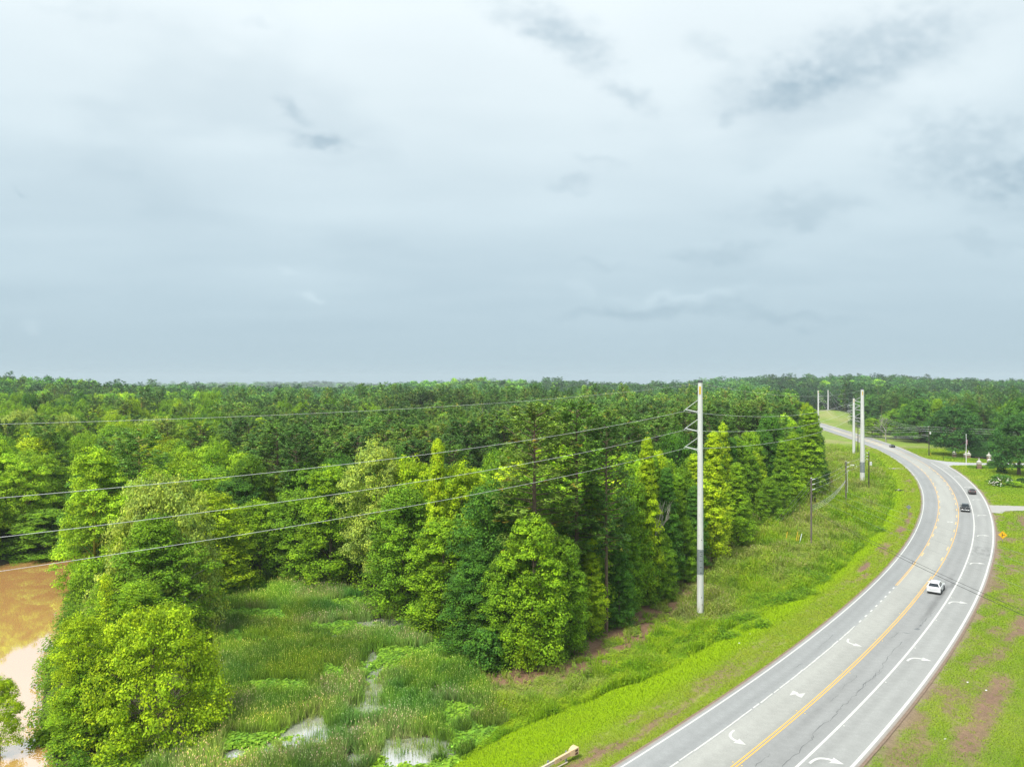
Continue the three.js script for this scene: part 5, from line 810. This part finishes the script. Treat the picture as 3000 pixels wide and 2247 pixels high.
// a vehicle points along -z; w half width, the cabin tapers from belt to roof
function vehicle({ name, label, category, paint, L, W, belt, roof, clear, nose, cabin, roofRails, bed, wheelR = 0.37, tail, bumperMat, brake, scaleLabel }) {
  const t = new THREE.Group(); t.name = numbered(name); tag(t, label, category); scene.add(t);
  const h = L / 2, w = W / 2;
  const body = [[-h + 0.04, clear], [-h, clear + 0.25], [-h + 0.05, nose - 0.12], [-h + 0.16, nose], [cabin.a0 - 0.1, belt], [bed ? bed.z0 : h - 0.06, belt], ...(bed ? [[bed.z0, bed.y], [h - 0.03, bed.y]] : []), [h, (bed ? bed.y : belt) - 0.12], [h - 0.02, clear + 0.2], [h - 0.08, clear]];
  mesh('body', profileBody(body, W, 0.07), paint, t);
  const b0 = belt - 0.03, iw = w - 0.06, rw = w - cabin.in;
  const q = { fl: v3(-iw, b0, cabin.a0), fr: v3(iw, b0, cabin.a0), rl: v3(-iw, b0, cabin.b0), rr: v3(iw, b0, cabin.b0), Fl: v3(-rw, roof - 0.05, cabin.a1), Fr: v3(rw, roof - 0.05, cabin.a1), Rl: v3(-rw, roof - 0.05, cabin.b1), Rr: v3(rw, roof - 0.05, cabin.b1) };
  const up = (p, k) => [p.x * k, roof, p.z * 1];
  const rm = (q.Fl.z + q.Rl.z) / 2; mesh('cabin', hull([...Object.values(q).map((p) => p.toArray()), ...[q.Fl, q.Fr, q.Rl, q.Rr].map((p) => [p.x * 0.86, roof, lerp(p.z, rm, 0.08)])]), paint, t);
  mesh('rear_window', paneOn([q.rl, q.rr, q.Rr, q.Rl], 0.14, 0.015), glassDark, t); mesh('windscreen', paneOn([q.fr, q.fl, q.Fl, q.Fr], 0.1, 0.015), glassDark, t);
  for (const s of [-1, 1]) { const a = s > 0 ? q.fr : q.fl, b = s > 0 ? q.rr : q.rl, A = s > 0 ? q.Fr : q.Fl, B = s > 0 ? q.Rr : q.Rl; for (const [u0, u1] of cabin.split) { const p = [a.clone().lerp(b, u0), a.clone().lerp(b, u1), A.clone().lerp(B, u1), A.clone().lerp(B, u0)]; mesh('side_window', paneOn(s > 0 ? [p[1], p[0], p[3], p[2]] : p, 0.13, 0.014), glassDark, t); } 
    const mz = cabin.a0 + 0.45; mesh('mirror', new RoundedBoxGeometry(0.24, 0.17, 0.12, 2, 0.04).translate(s * (w + 0.14), belt + 0.1, mz), scaleLabel ? blackTrim : paint, t);
    for (const z of [-h + 0.95, h - 1.05]) { const wh = mesh('wheel', new THREE.CylinderGeometry(wheelR + 0.06, wheelR + 0.06, 0.1, 20).rotateZ(Math.PI / 2).translate(s * (w - 0.03), wheelR, z), blackTrim, t); mesh('tyre', new THREE.TorusGeometry(wheelR - 0.09, 0.11, 10, 22).rotateY(Math.PI / 2).scale(1.3, 1, 1).translate(s * (w - 0.06), wheelR - 0.015, z), rubber, wh); mesh('rim', new THREE.CylinderGeometry(wheelR - 0.13, wheelR - 0.13, 0.12, 16).rotateZ(Math.PI / 2).translate(s * (w - 0.02), wheelR, z), rimMat, wh); }
    mesh('taillight', new RoundedBoxGeometry(tail.w, tail.h, 0.08, 2, 0.03).translate(s * (w - tail.w / 2 - 0.05), tail.y, h - 0.02), redLamp, t); mesh('headlight', new RoundedBoxGeometry(0.38, 0.16, 0.1, 2, 0.04).translate(s * (w - 0.3), nose - 0.2, -h + 0.03), clearLamp, t); }
  mesh('license_plate', new RoundedBoxGeometry(0.32, 0.16, 0.02, 1, 0.005).translate(0, tail.plate, h + 0.03), plateMat, t);
  mesh('rear_bumper', new RoundedBoxGeometry(W - 0.06, bed ? 0.22 : 0.26, 0.16, 3, 0.05).translate(0, clear + 0.16, h + 0.02), bumperMat || blackTrim, t);
  mesh('underbody', new THREE.BoxGeometry(W - 0.3, 0.16, L - 0.4).translate(0, clear - 0.02, 0), blackTrim, t);
  if (roofRails) for (const s of [-1, 1]) mesh('roof_rail', new RoundedBoxGeometry(0.05, 0.05, 1.9, 2, 0.02).translate(s * (rw - 0.12), roof + 0.03, (cabin.a1 + cabin.b1) / 2), steelMat, t);
  if (brake) mesh('brake_light', new RoundedBoxGeometry(0.4, 0.07, 0.04, 1, 0.01).translate(0.05, roof - 0.12, q.Rl.z + 0.09), redLamp, t);
  if (bed) { for (const s of [-1, 1]) mesh('bed_side', new RoundedBoxGeometry(0.09, 0.16, h - bed.z0, 2, 0.03).translate(s * (w - 0.07), bed.y + 0.05, (h + bed.z0) / 2), paint, t); mesh('tailgate', new RoundedBoxGeometry(W - 0.5, 0.55, 0.07, 2, 0.03).translate(0, bed.y - 0.22, h + 0.005), paint, t); mesh('bed_floor', new THREE.BoxGeometry(W - 0.25, 0.02, h - bed.z0 - 0.1).translate(0, bed.y + 0.02, (h + bed.z0) / 2), std(0.16, 0.17, 0.18, 0.7), t); mesh('badge', new RoundedBoxGeometry(0.26, 0.09, 0.02, 1, 0.01).translate(0, bed.y - 0.2, h + 0.05), chrome, t); }
  return t;
}
const paintOf = (r, g, b) => new THREE.MeshPhysicalMaterial({ color: lin(r, g, b), roughness: 0.35, clearcoat: 1, clearcoatRoughness: 0.06 });
const suvCabin = { a0: -0.95, a1: -0.2, b0: 2.28, b1: 1.95, in: 0.3, split: [[0.12, 0.42], [0.43, 0.72], [0.74, 0.95]] };
const onRoad = (o, s, d) => { const [x, z] = roadPt(s, d); o.position.copy(V(x, RY, z)); o.rotation.y = -heading(s); };
const suv = vehicle({ name: 'suv', label: 'white sport utility car driving away in the lane beside the turn lane', category: 'car', paint: paintOf(0.70, 0.71, 0.72), L: 4.82, W: 1.96, belt: 1.14, roof: 1.76, clear: 0.34, nose: 1.0, cabin: suvCabin, roofRails: true, tail: { w: 0.46, h: 0.15, y: 1.05, plate: 0.88 }, bumperMat: paintOf(0.66, 0.67, 0.68) });
mesh('bumper_slot', new RoundedBoxGeometry(1.2, 0.08, 0.05, 1, 0.02).translate(0, 0.66, 2.46), std(0.25, 0.26, 0.28, 0.6), suv);
mesh('lower_valance', new RoundedBoxGeometry(1.75, 0.22, 0.2, 2, 0.04).translate(0, 0.30, 2.38), blackTrim, suv);
const truck = vehicle({ name: 'pickup_truck', label: 'black pickup truck with a chrome rear bumper driving away', category: 'truck', paint: paintOf(0.012, 0.014, 0.016), L: 5.7, W: 2.02, belt: 1.24, roof: 1.9, clear: 0.42, nose: 1.15, cabin: { a0: -1.25, a1: -0.6, b0: 0.95, b1: 0.7, in: 0.26, split: [[0.1, 0.52], [0.54, 0.92]] }, bed: { z0: 0.98, y: 1.22 }, wheelR: 0.4, tail: { w: 0.17, h: 0.42, y: 0.98, plate: 0.62 }, bumperMat: chrome, scaleLabel: true });
const car2 = vehicle({ name: 'hatchback', label: 'dark red-grey car with lit-red tail lamps in the right turn lane', category: 'car', paint: paintOf(0.05, 0.035, 0.038), L: 4.5, W: 1.86, belt: 1.05, roof: 1.56, clear: 0.3, nose: 0.9, cabin: { a0: -0.9, a1: -0.1, b0: 2.1, b1: 1.5, in: 0.3, split: [[0.12, 0.48], [0.5, 0.88]] }, tail: { w: 0.42, h: 0.24, y: 0.95, plate: 0.86 }, brake: true, scaleLabel: true });
const car3 = vehicle({ name: 'sedan', label: 'small dark car far up the highway', category: 'car', paint: paintOf(0.016, 0.018, 0.02), L: 4.8, W: 1.95, belt: 1.05, roof: 1.52, clear: 0.3, nose: 0.9, cabin: { a0: -0.9, a1: -0.1, b0: 1.7, b1: 1.0, in: 0.3, split: [[0.12, 0.48], [0.5, 0.88]] }, tail: { w: 0.4, h: 0.18, y: 0.9, plate: 0.75 } });
const putAt = (o, px, py, back) => { const z = (CAM_H * F) / (py - HY), x = ((px - CX) / F) * z, [s, d] = roadCoord(x, z); onRoad(o, s + back * 0.88, d); o.scale.setScalar(0.88); };
putAt(suv, 2017.5, 1284, 2.2); putAt(truck, 2086.5, 1107, 2.7); putAt(car2, 2102, 1069, 2.1); putAt(car3, 1930, 967.5, 2.2);

// ------------------------------------------------------------------ signs
const signYellow = std(0.85, 0.47, 0.012, 0.45), signBlack = std(0.02, 0.02, 0.02, 0.6), signBack = std(0.30, 0.33, 0.36, 0.5, 0.6);
function diamond(label, px, py, pole, size, front) {
  const z = pole[1], x = ((px - CX) / F) * z, y = terr(x, z), cy = CAM_H - ((py - HY) * z) / F - y, t = thing('road_sign', label, 'road sign', V(x, y, z), front ? -Math.atan2(x, z) * 0.7 : -heading(roadCoord(x, z)[0]));
  mesh('post', new THREE.BoxGeometry(0.07, cy + size * 0.35, 0.05).translate(0, (cy + size * 0.35) / 2 - 0.1, -0.04), std(0.3, 0.31, 0.3, 0.6, 0.6), t);
  const pl = mesh('panel', new RoundedBoxGeometry(size, size, 0.02, 3, 0.009).rotateZ(Math.PI / 4).translate(0, cy, 0), front ? signYellow : signBack, t);
  if (front) { const k = size, b = (w, h, X, Y, r = 0) => new THREE.BoxGeometry(w, h, 0.006).rotateZ(r).translate(X, Y, 0).translate(0, cy, 0.014);
    mesh('symbol', mergeGeometries([b(0.11 * k, 0.72 * k, -0.1 * k, 0), b(0.36 * k, 0.10 * k, 0.12 * k, 0, -0.1)]), signBlack, pl);
    for (const a of [0, 1, 2, 3]) { const ang = Math.PI / 4 + (a * Math.PI) / 2; mesh('border', new THREE.BoxGeometry(size * 0.86, 0.018, 0.004).translate(0, size * 0.455, 0).rotateZ(ang).translate(0, cy, 0.0125), signBlack, pl); } }
  return t;
}
diamond('yellow diamond side road sign on the right verge', 2167, 1155.6, [0, 134], 1.07, true);
diamond('grey back of a diamond road sign on the left verge', 1963.6, 1095.6, [0, 163], 0.76, false);
{ const [x, z, y] = gp(1912.4, 1048), t = thing('yard_sign', 'small blank white sign standing in the grass left of the highway', 'sign', V(x, y, z), -0.4); mesh('panel', new RoundedBoxGeometry(0.8, 0.5, 0.03, 2, 0.01).translate(0, 0.75, 0), std(0.85, 0.86, 0.88, 0.6), t); for (const s of [-0.3, 0.3]) mesh('stake', new THREE.BoxGeometry(0.03, 0.6, 0.03).translate(s, 0.25, -0.02), steelMat, t); }
{ const [x, z, y] = gp(1841.5, 1012.5), t = thing('utility_cabinet', 'white utility box in the grass behind the stubby wooden pole', 'cabinet', V(x, y, z), -0.5); mesh('housing', new RoundedBoxGeometry(1.3, 1.35, 1.0, 3, 0.06).translate(0, 0.75, 0), std(0.72, 0.73, 0.68, 0.6), t); mesh('door', new RoundedBoxGeometry(1.1, 1.0, 0.04, 2, 0.02).translate(0, 0.72, 0.52), std(0.68, 0.69, 0.64, 0.6), t); mesh('plinth', new RoundedBoxGeometry(1.5, 0.2, 1.2, 2, 0.03).translate(0, 0.05, 0), std(0.45, 0.44, 0.42, 0.9), t); }
{ const [x, z, y] = gp(1850.5, 1014), t = thing('marker_post', 'short white post beside the white utility box', 'post', V(x, y, z)); mesh('stem', cyl(0.12, 0.11, 1.25, 10), std(0.75, 0.76, 0.77, 0.6), t); mesh('dome_cap', new THREE.SphereGeometry(0.13, 10, 6).translate(0, 1.25, 0), std(0.7, 0.71, 0.72, 0.6), t); }
{ const [x, z, y] = gp(1944, 1063), t = thing('culvert', 'dark culvert mouth in the ditch left of the highway', 'culvert', V(x, y, z), -0.3); mesh('pipe', new THREE.CylinderGeometry(0.42, 0.42, 1.6, 16, 1, true).rotateX(Math.PI / 2).translate(0, 0.25, -0.6), std(0.30, 0.29, 0.27, 0.9), t); mesh('pipe_bottom', new THREE.CylinderGeometry(0.40, 0.40, 0.1, 16).rotateX(Math.PI / 2).translate(0, 0.25, -1.2), holeMat, t); mesh('headwall', hull([[-1.6, -0.2, -0.1], [1.6, -0.2, -0.1], [-1.6, 0.3, -0.1], [1.6, 0.3, -0.1], [-1.1, 0.62, -0.3], [1.1, 0.62, -0.3], [-1.1, -0.2, -0.3], [1.1, -0.2, -0.3]]).translate(0, 0, -0.6), holeMat, t); }

// guardrail with its tan end terminal
{ const tanMat = std(0.62, 0.44, 0.26, 0.7), railMat = std(0.66, 0.58, 0.44, 0.5, 0.3), zg = 57.6, [hs] = roadCoord(...gs(1689 + 10, 2225)), d0 = -3.5, at0 = roadPt(hs, d0), head = heading(hs - 3), y = terr(at0[0], at0[1]);
  const t = thing('guardrail', 'guardrail ending in a tan box terminal at the bottom of the grass bank', 'guardrail', V(at0[0], y + 0.02, at0[1]), -head);
  const rail = (y0, len, z0) => { const sh = new THREE.Shape(); const pr = [[0, 0], [0.08, 0.04], [0.08, 0.10], [0, 0.15], [0.08, 0.20], [0.08, 0.26], [0, 0.30]]; pr.forEach(([a, b], i) => (i ? sh.lineTo(a, b) : sh.moveTo(a, b))); pr.slice().reverse().forEach(([a, b]) => sh.lineTo(a - 0.02, b)); const g = new THREE.ExtrudeGeometry(sh, { depth: len, bevelEnabled: false }); return g.translate(0, y0, z0); };
  mesh('rail', rail(0.48, 26, 1.7), railMat, t);
  const impact = mesh('impact_head', hull([[-0.12, 0.42, 0.75], [0.16, 0.42, 0.75], [-0.12, 0.86, 0.75], [0.16, 0.86, 0.75], [-0.26, 0.40, 0.25], [0.30, 0.40, 0.25], [-0.26, 0.95, 0.25], [0.30, 0.95, 0.25], [-0.26, 0.40, 0.0], [0.30, 0.40, 0.0], [-0.26, 0.95, 0.0], [0.30, 0.95, 0.0]]), tanMat, t);
  for (const yy of [0.54, 0.78]) mesh('opening', new RoundedBoxGeometry(0.02, 0.16, 0.3, 1, 0.008).translate(0.302, yy, 0.22), std(0.10, 0.05, 0.03, 0.9), impact); mesh('face_plate', new RoundedBoxGeometry(0.6, 0.58, 0.03, 1, 0.01).translate(0.02, 0.675, -0.02), tanMat, impact);
  mesh('channel', new RoundedBoxGeometry(0.2, 0.38, 1.9, 2, 0.03).translate(0.02, 0.62, 1.6), tanMat, t); mesh('bolt', new THREE.CylinderGeometry(0.05, 0.05, 0.02, 8).rotateZ(Math.PI / 2).translate(0.125, 0.62, 1.9), holeMat, t);
  mesh('ground_strut', bar(v3(0.1, 0.1, 1.1), v3(0.1, 0.16, 3.3), 0.055, 8), railMat, t);
  for (let k = 0; k < 8; k++) mesh('post', new THREE.BoxGeometry(0.1, 1.3, 0.16).translate(-0.14, 0.2, 1.0 + k * 2.1), std(0.34, 0.36, 0.39, 0.5, 0.5), t); }

// ------------------------------------------------------------------ stone gate, flag, hedges and shrubs on the right
const stoneCols = [[0.34, 0.22, 0.15], [0.27, 0.17, 0.12], [0.40, 0.31, 0.23], [0.22, 0.15, 0.12], [0.36, 0.27, 0.2]].map((c) => std(...c, 0.95, 0, { map: concreteGrain })), capMat = std(0.62, 0.60, 0.55, 0.8, 0, { map: concreteGrain });
const stoneGeo = new RoundedBoxGeometry(1, 1, 1, 1, 0.08);
function gatePillar(px, foot, hpx, label) {
  const [x, z, y] = gp(px, foot), H = (hpx * z) / F, t = thing('gate_pillar', label, 'gate pillar', V(x, y, z), -0.35), bh = H * 0.5, w = 0.62, r = makeRng(Math.round(px * 7));
  const core = mesh('core', new THREE.BoxGeometry(w * 2 - 0.1, bh, w * 2 - 0.1).translate(0, bh / 2, 0), std(0.2, 0.17, 0.14, 1), t);
  for (let row = 0, n = 6; row < n; row++) for (const [ax, az, rot] of [[0, 1, 0], [1, 0, Math.PI / 2], [-1, 0, Math.PI / 2]]) { let u = -w; while (u < w - 0.05) { const l = Math.min(w - u, 0.28 + r() * 0.3), s = mesh('stone', stoneGeo, stoneCols[Math.floor(r() * 5)], core); s.scale.set(l - 0.025, bh / n - 0.025, 0.12); const mid = u + l / 2; s.position.set(ax ? ax * (w - 0.03) : mid, (row + 0.5) * (bh / n), az ? w - 0.03 : mid); s.rotation.y = rot; u += l; } }
  mesh('capital', mergeGeometries([new RoundedBoxGeometry(w * 2.3, 0.14, w * 2.3, 2, 0.03).translate(0, bh + 0.07, 0), new RoundedBoxGeometry(w * 2.1, H * 0.14, w * 2.1, 2, 0.03).translate(0, bh + 0.14 + H * 0.07, 0), new RoundedBoxGeometry(w * 2.45, 0.12, w * 2.45, 2, 0.03).translate(0, bh + 0.2 + H * 0.14, 0)]), capMat, t);
  mesh('pyramid_cap', new THREE.LatheGeometry([[w * 1.55, 0], [w * 1.2, 0.06], [w * 0.55, H * 0.13], [w * 0.3, H * 0.19]].map(([a, b]) => new THREE.Vector2(a, b)), 4).rotateY(Math.PI / 4).translate(0, bh + 0.26 + H * 0.14, 0), capMat, t);
  mesh('finial', new THREE.LatheGeometry([[0.0001, 0], [w * 0.34, 0.02], [w * 0.2, 0.1], [w * 0.42, 0.25], [w * 0.36, 0.42], [w * 0.12, 0.55], [0.0001, 0.58]].map(([a, b]) => new THREE.Vector2(a, b)), 12).translate(0, bh + 0.24 + H * 0.33, 0), capMat, t);
}
gatePillar(2062.3, 989, 15.8, 'stone gate pillar farthest left, beside the twin oak trunks');
gatePillar(2093.2, 991.5, 16, 'stone gate pillar just right of the flagpole');
gatePillar(2086.6, 990.5, 12.5, 'lower stone gate pillar half hidden behind the flagpole');
gatePillar(2137, 994.5, 15.5, 'stone gate pillar right of the dark iron gate panel');
gatePillar(2115.8, 1013.5, 22.5, 'nearest stone gate pillar standing in clipped hedges');
gatePillar(2138.4, 1006, 17, 'stone gate pillar in front of the one right of the iron panel');
gatePillar(2145.4, 1006.5, 14.5, 'rightmost stone gate pillar half hidden by dark shrubs');
const iron = std(0.012, 0.013, 0.016, 0.5, 0.4);
function fence(a, b, h, label, name = 'iron_fence', slim = 0.16) { const d = b.clone().sub(a), l = Math.hypot(d.x, d.z), t = thing(name, label, 'fence', a, Math.atan2(-d.z, d.x)); for (const yy of [0.15, h - 0.12]) mesh('rail', new THREE.BoxGeometry(l, 0.05, 0.04).translate(l / 2, yy, 0), iron, t); for (let u = 0; u <= l; u += slim) mesh('picket', new THREE.BoxGeometry(0.03, h, 0.025).translate(u, h / 2, 0), iron, t); return { t, l, h }; }
{ const a = gv(2096, 991), b = gv(2135, 994), f = fence(a, b, 1.9, 'black iron gate panel with a name in small gold letters', 'iron_gate'); mesh('name_board', new RoundedBoxGeometry(f.l * 0.94, 0.75, 0.06, 2, 0.02).translate(f.l / 2, 0.75, 0.05), iron, f.t); const gold = std(0.62, 0.45, 0.2, 0.4, 0.5), r = makeRng(9); for (let i = 0; i < 9; i++) { if (i === 6) continue; const X = f.l * (0.32 + i * 0.05), hh = i === 0 || i === 7 ? 0.34 : 0.24; mesh('letter', mergeGeometries([new THREE.BoxGeometry(0.06, hh, 0.03).translate(X, 0.72, 0.095), new THREE.BoxGeometry(0.17, 0.05, 0.03).translate(X + 0.08, 0.72 + (i % 2 ? 0.1 : -0.08), 0.095)]), gold, f.t); } }
{ const a = gv(2065, 990), b = gv(2085, 991); fence(a, b, 1.5, 'low black iron fence under the oak between two gate pillars'); }
{ const a = gv(1973, 950), b = gv(2052, 972), f = fence(a, b, 1.3, 'long dark iron fence at the foot of the right wood', 'iron_fence', 0.6); }
{ const [x, z, y] = gp(2038.6, 996.5), t = thing('lamp_post', 'thin black post on the grass island by the entrance road', 'post', V(x, y, z)); mesh('stem', cyl(0.07, 0.05, 3.2, 8), iron, t); mesh('head', new THREE.CylinderGeometry(0.09, 0.06, 0.25, 8).translate(0, 3.25, 0), iron, t); }
// flagpole with a limp striped flag
{ const [x, z, y] = gp(2088, 1005), H = ((1005 - 939.6) * z) / F, t = thing('flagpole', 'white flagpole by the entrance road with a limp striped flag', 'flagpole', V(x, y, z)); mesh('pole', cyl(0.13, 0.07, H, 12), std(0.78, 0.79, 0.80, 0.4), t); mesh('ball', new THREE.SphereGeometry(0.16, 12, 8).translate(0, H + 0.1, 0), std(0.8, 0.8, 0.78, 0.3), t); mesh('footing', cyl(0.3, 0.26, 0.25, 12), capMat, t);
  const cloth = grain(64, (u, v) => { if (v > 30 && u < 30) return ((u + v * 3) % 9 < 2 && v % 7 < 2) ? [0.85, 0.87, 0.92] : [0.10, 0.16, 0.42]; return Math.floor(v / 5) % 2 ? [0.86, 0.86, 0.88] : [0.62, 0.10, 0.13]; }, true);
  const g = new THREE.PlaneGeometry(1, 1, 14, 18), p = g.attributes.position; for (let i = 0; i < p.count; i++) { const u = p.getX(i) + 0.5, v = p.getY(i) + 0.5; const fall = u * u * 1.1; p.setXYZ(i, 0.12 + (u * 0.30 + Math.sin(u * 9) * 0.05) * (0.75 + 0.7 * (1 - v)) - (1 - v) * 0.28, H - 0.9 - (1 - v) * 1.9 - fall, Math.sin(u * 13 + v * 2) * 0.14 * (0.4 + u)); } g.computeVertexNormals(); mesh('flag', g, new THREE.MeshStandardMaterial({ map: cloth, roughness: 0.9, side: THREE.DoubleSide }), t); }
// clipped hedges: leaf-covered bodies
function hedge(pts, w, h, tint, label, n, size, seed) { const L = new Leaves(), r = makeRng(seed); for (let i = 0; i < n; i++) { const k = Math.floor(r() * (pts.length - 1)), a = pts[k], b = pts[k + 1], q = r(), face = r(), dx = b.x - a.x, dz = b.z - a.z, l = Math.hypot(dx, dz) || 1, sx = -dz / l, sz = dx / l; let s = (r() - 0.5) * w, y = r() * h, nx = 0, ny = 1, nz = 0; if (face < 0.5) y = h * (0.93 + 0.12 * r()); else { const sg = r() < 0.5 ? -1 : 1; s = (sg * w) / 2; nx = sx * sg; nz = sz * sg; ny = 0.5; } nx += (r() - 0.5) * 0.8; nz += (r() - 0.5) * 0.8; const m = Math.hypot(nx, ny, nz); L.add(lerp(a.x, b.x, q) + sx * s, lerp(a.y, b.y, q) + y, lerp(a.z, b.z, q) + sz * s, nx / m, ny / m, nz / m, r() - 0.5, r() - 0.5, r() - 0.5, size * (0.7 + 0.6 * r()), size * 0.6, tone(r, [1, 1, 1], 0.5)); }
  const o = pts[0], t = thing('hedge', label, 'hedge', o.clone()), g = L.build().translate(-o.x, -o.y, -o.z); mesh('foliage', g, TINT[tint], t); const st = []; pts.slice(0, -1).forEach((a, i) => { const b = pts[i + 1]; for (let k = 0; k < 4; k++) { const p = a.clone().lerp(b, (k + 0.5) / 4).sub(o); st.push(bar(p, p.clone().add(v3(0.1, h * 0.8, 0)), 0.05, 5)); } }); mesh('stem', mergeGeometries(st), barkMat, t); return t; }
hedge([gv(2094, 987), gv(2120, 988), gv(2150, 989)], 4.0, 6.3, 'oak', 'tall clipped dark hedge behind the stone gate', 9000, 0.42, 3);
hedge([gv(2041, 990), gv(2062, 992), gv(2086, 993.5)], 1.2, 0.7, 'mid', 'low clipped hedge left of the flagpole in front of the oak', 2200, 0.22, 4);
hedge([gv(2094, 994), gv(2115, 997), gv(2130, 998)], 1.6, 0.8, 'fresh', 'low clipped hedge in front of the dark iron gate panel', 2200, 0.22, 5);
hedge([gv(2094, 1011), gv(2113, 1013.2)], 2.2, 1.0, 'mid', 'round low hedge left of the nearest stone pillar', 2200, 0.22, 6);
hedge([gv(2119.5, 1013), gv(2133, 1013)], 1.8, 1.0, 'mid', 'clipped oval hedge right of the nearest stone pillar', 1600, 0.2, 7);
hedge([gv(2136, 1013), gv(2149, 1013.5)], 1.8, 1.0, 'deep', 'second clipped oval hedge right of the nearest stone pillar', 1600, 0.2, 8);
plant('bush', ...gp(2160, 1010).slice(0, 2), 3.4, 3.2, 'dark', 'dark shrub between the stone pillars and the right edge oak', null, 901);
plant('bush', ...gp(2142, 1011).slice(0, 2), 2.2, 1.8, 'deep', 'deep green shrub at the foot of the rightmost stone pillar', null, 902);
plant('bush', ...gp(2165, 1022).slice(0, 2), 2.6, 1.6, 'dark', 'small dark shrub below the right edge oak', null, 903);
{ const [x, z] = gp(2164, 1050), t = plant('bush', x, z, 3.1, 3.7, 'deep', 'wide bush covered in white blossom on the right lawn', null, 904), L = new Leaves(), r = makeRng(31); for (let i = 0; i < 260; i++) { const a = r() * 6.283, e = Math.acos(r() * 0.95), k = 0.9 + 0.12 * r(), px = Math.sin(e) * Math.cos(a), pz = Math.sin(e) * Math.sin(a), py = Math.cos(e); if (fbm(px * 4 + 3, pz * 4 + 9, 2, 8) < 0.5) continue; L.add(px * 2.35 * k, py * 3.35 * k, pz * 2.35 * k, px, Math.max(0.3, py), pz, r() - 0.5, r() - 0.5, r() - 0.5, 0.22, 0.20, [1, 1, 0.96], 0, 0); } mesh('blossom', L.build(), std(0.80, 0.78, 0.68, 0.8, 0, { vertexColors: true }), t); }
plant('bush', ...gp(2192, 1052).slice(0, 2), 1.7, 3.0, 'fresh', 'low green bush joined to the white-blossom bush on its right', null, 905);
plant('bush', ...gp(2207, 1045).slice(0, 2), 1.6, 1.8, 'dark', 'small dark bush at the right frame edge of the lawn', null, 906);

// litter and rocks lying about
const rock = (px, py, s, m, label, name = 'rock', cat = 'rock') => { const [x, z, y] = gp(px, py), r = makeRng(Math.round(px)), pts = []; for (let i = 0; i < 14; i++) { const d = onSphere(r, 0); pts.push([d[0] * s * (0.7 + 0.5 * r()), Math.max(-0.05, d[1] * s * 0.5 + s * 0.2), d[2] * s * (0.6 + 0.4 * r())]); } topMesh(name, hull(pts), m, label, cat).position.copy(V(x, y + 0.03, z)); };
const rockMat = std(0.5, 0.4, 0.32, 0.95, 0, { map: concreteGrain }), litter = std(0.78, 0.8, 0.82, 0.7);
rock(1626, 1157, 0.55, rockMat, 'pale rock in the straw strip left of the guyed wooden pole'); rock(1712, 1125, 0.6, rockMat, 'flat pale rock in the grass just left of the guyed pole');
rock(1558, 1186, 0.45, std(0.5, 0.18, 0.09, 0.95), 'reddish clay lump in the grass right of the banded shaft'); rock(1690, 1160.5, 0.3, rockMat, 'small rock in the grass left of the yellow guard poles');
[[2091, 1474.5, 'largest scrap of white litter in the right verge near the road'], [2131, 1492, 'white litter scrap near the right frame edge, in the grass'], [2042, 1600 - 3, 'white litter scrap lowest on the right verge']].forEach(([x, y, l]) => rock(x, y, 0.11, litter, l, 'litter', 'litter'));
[[1597, 1390, 'white litter scrap in the left bare strip, near the road'], [1620, 1370, 'white litter scrap in the verge beside the long bare patch']].forEach(([x, y, l]) => rock(x, y, 0.13, litter, l, 'litter', 'litter'));


camera.updateProjectionMatrix();
renderer.render(scene, camera);
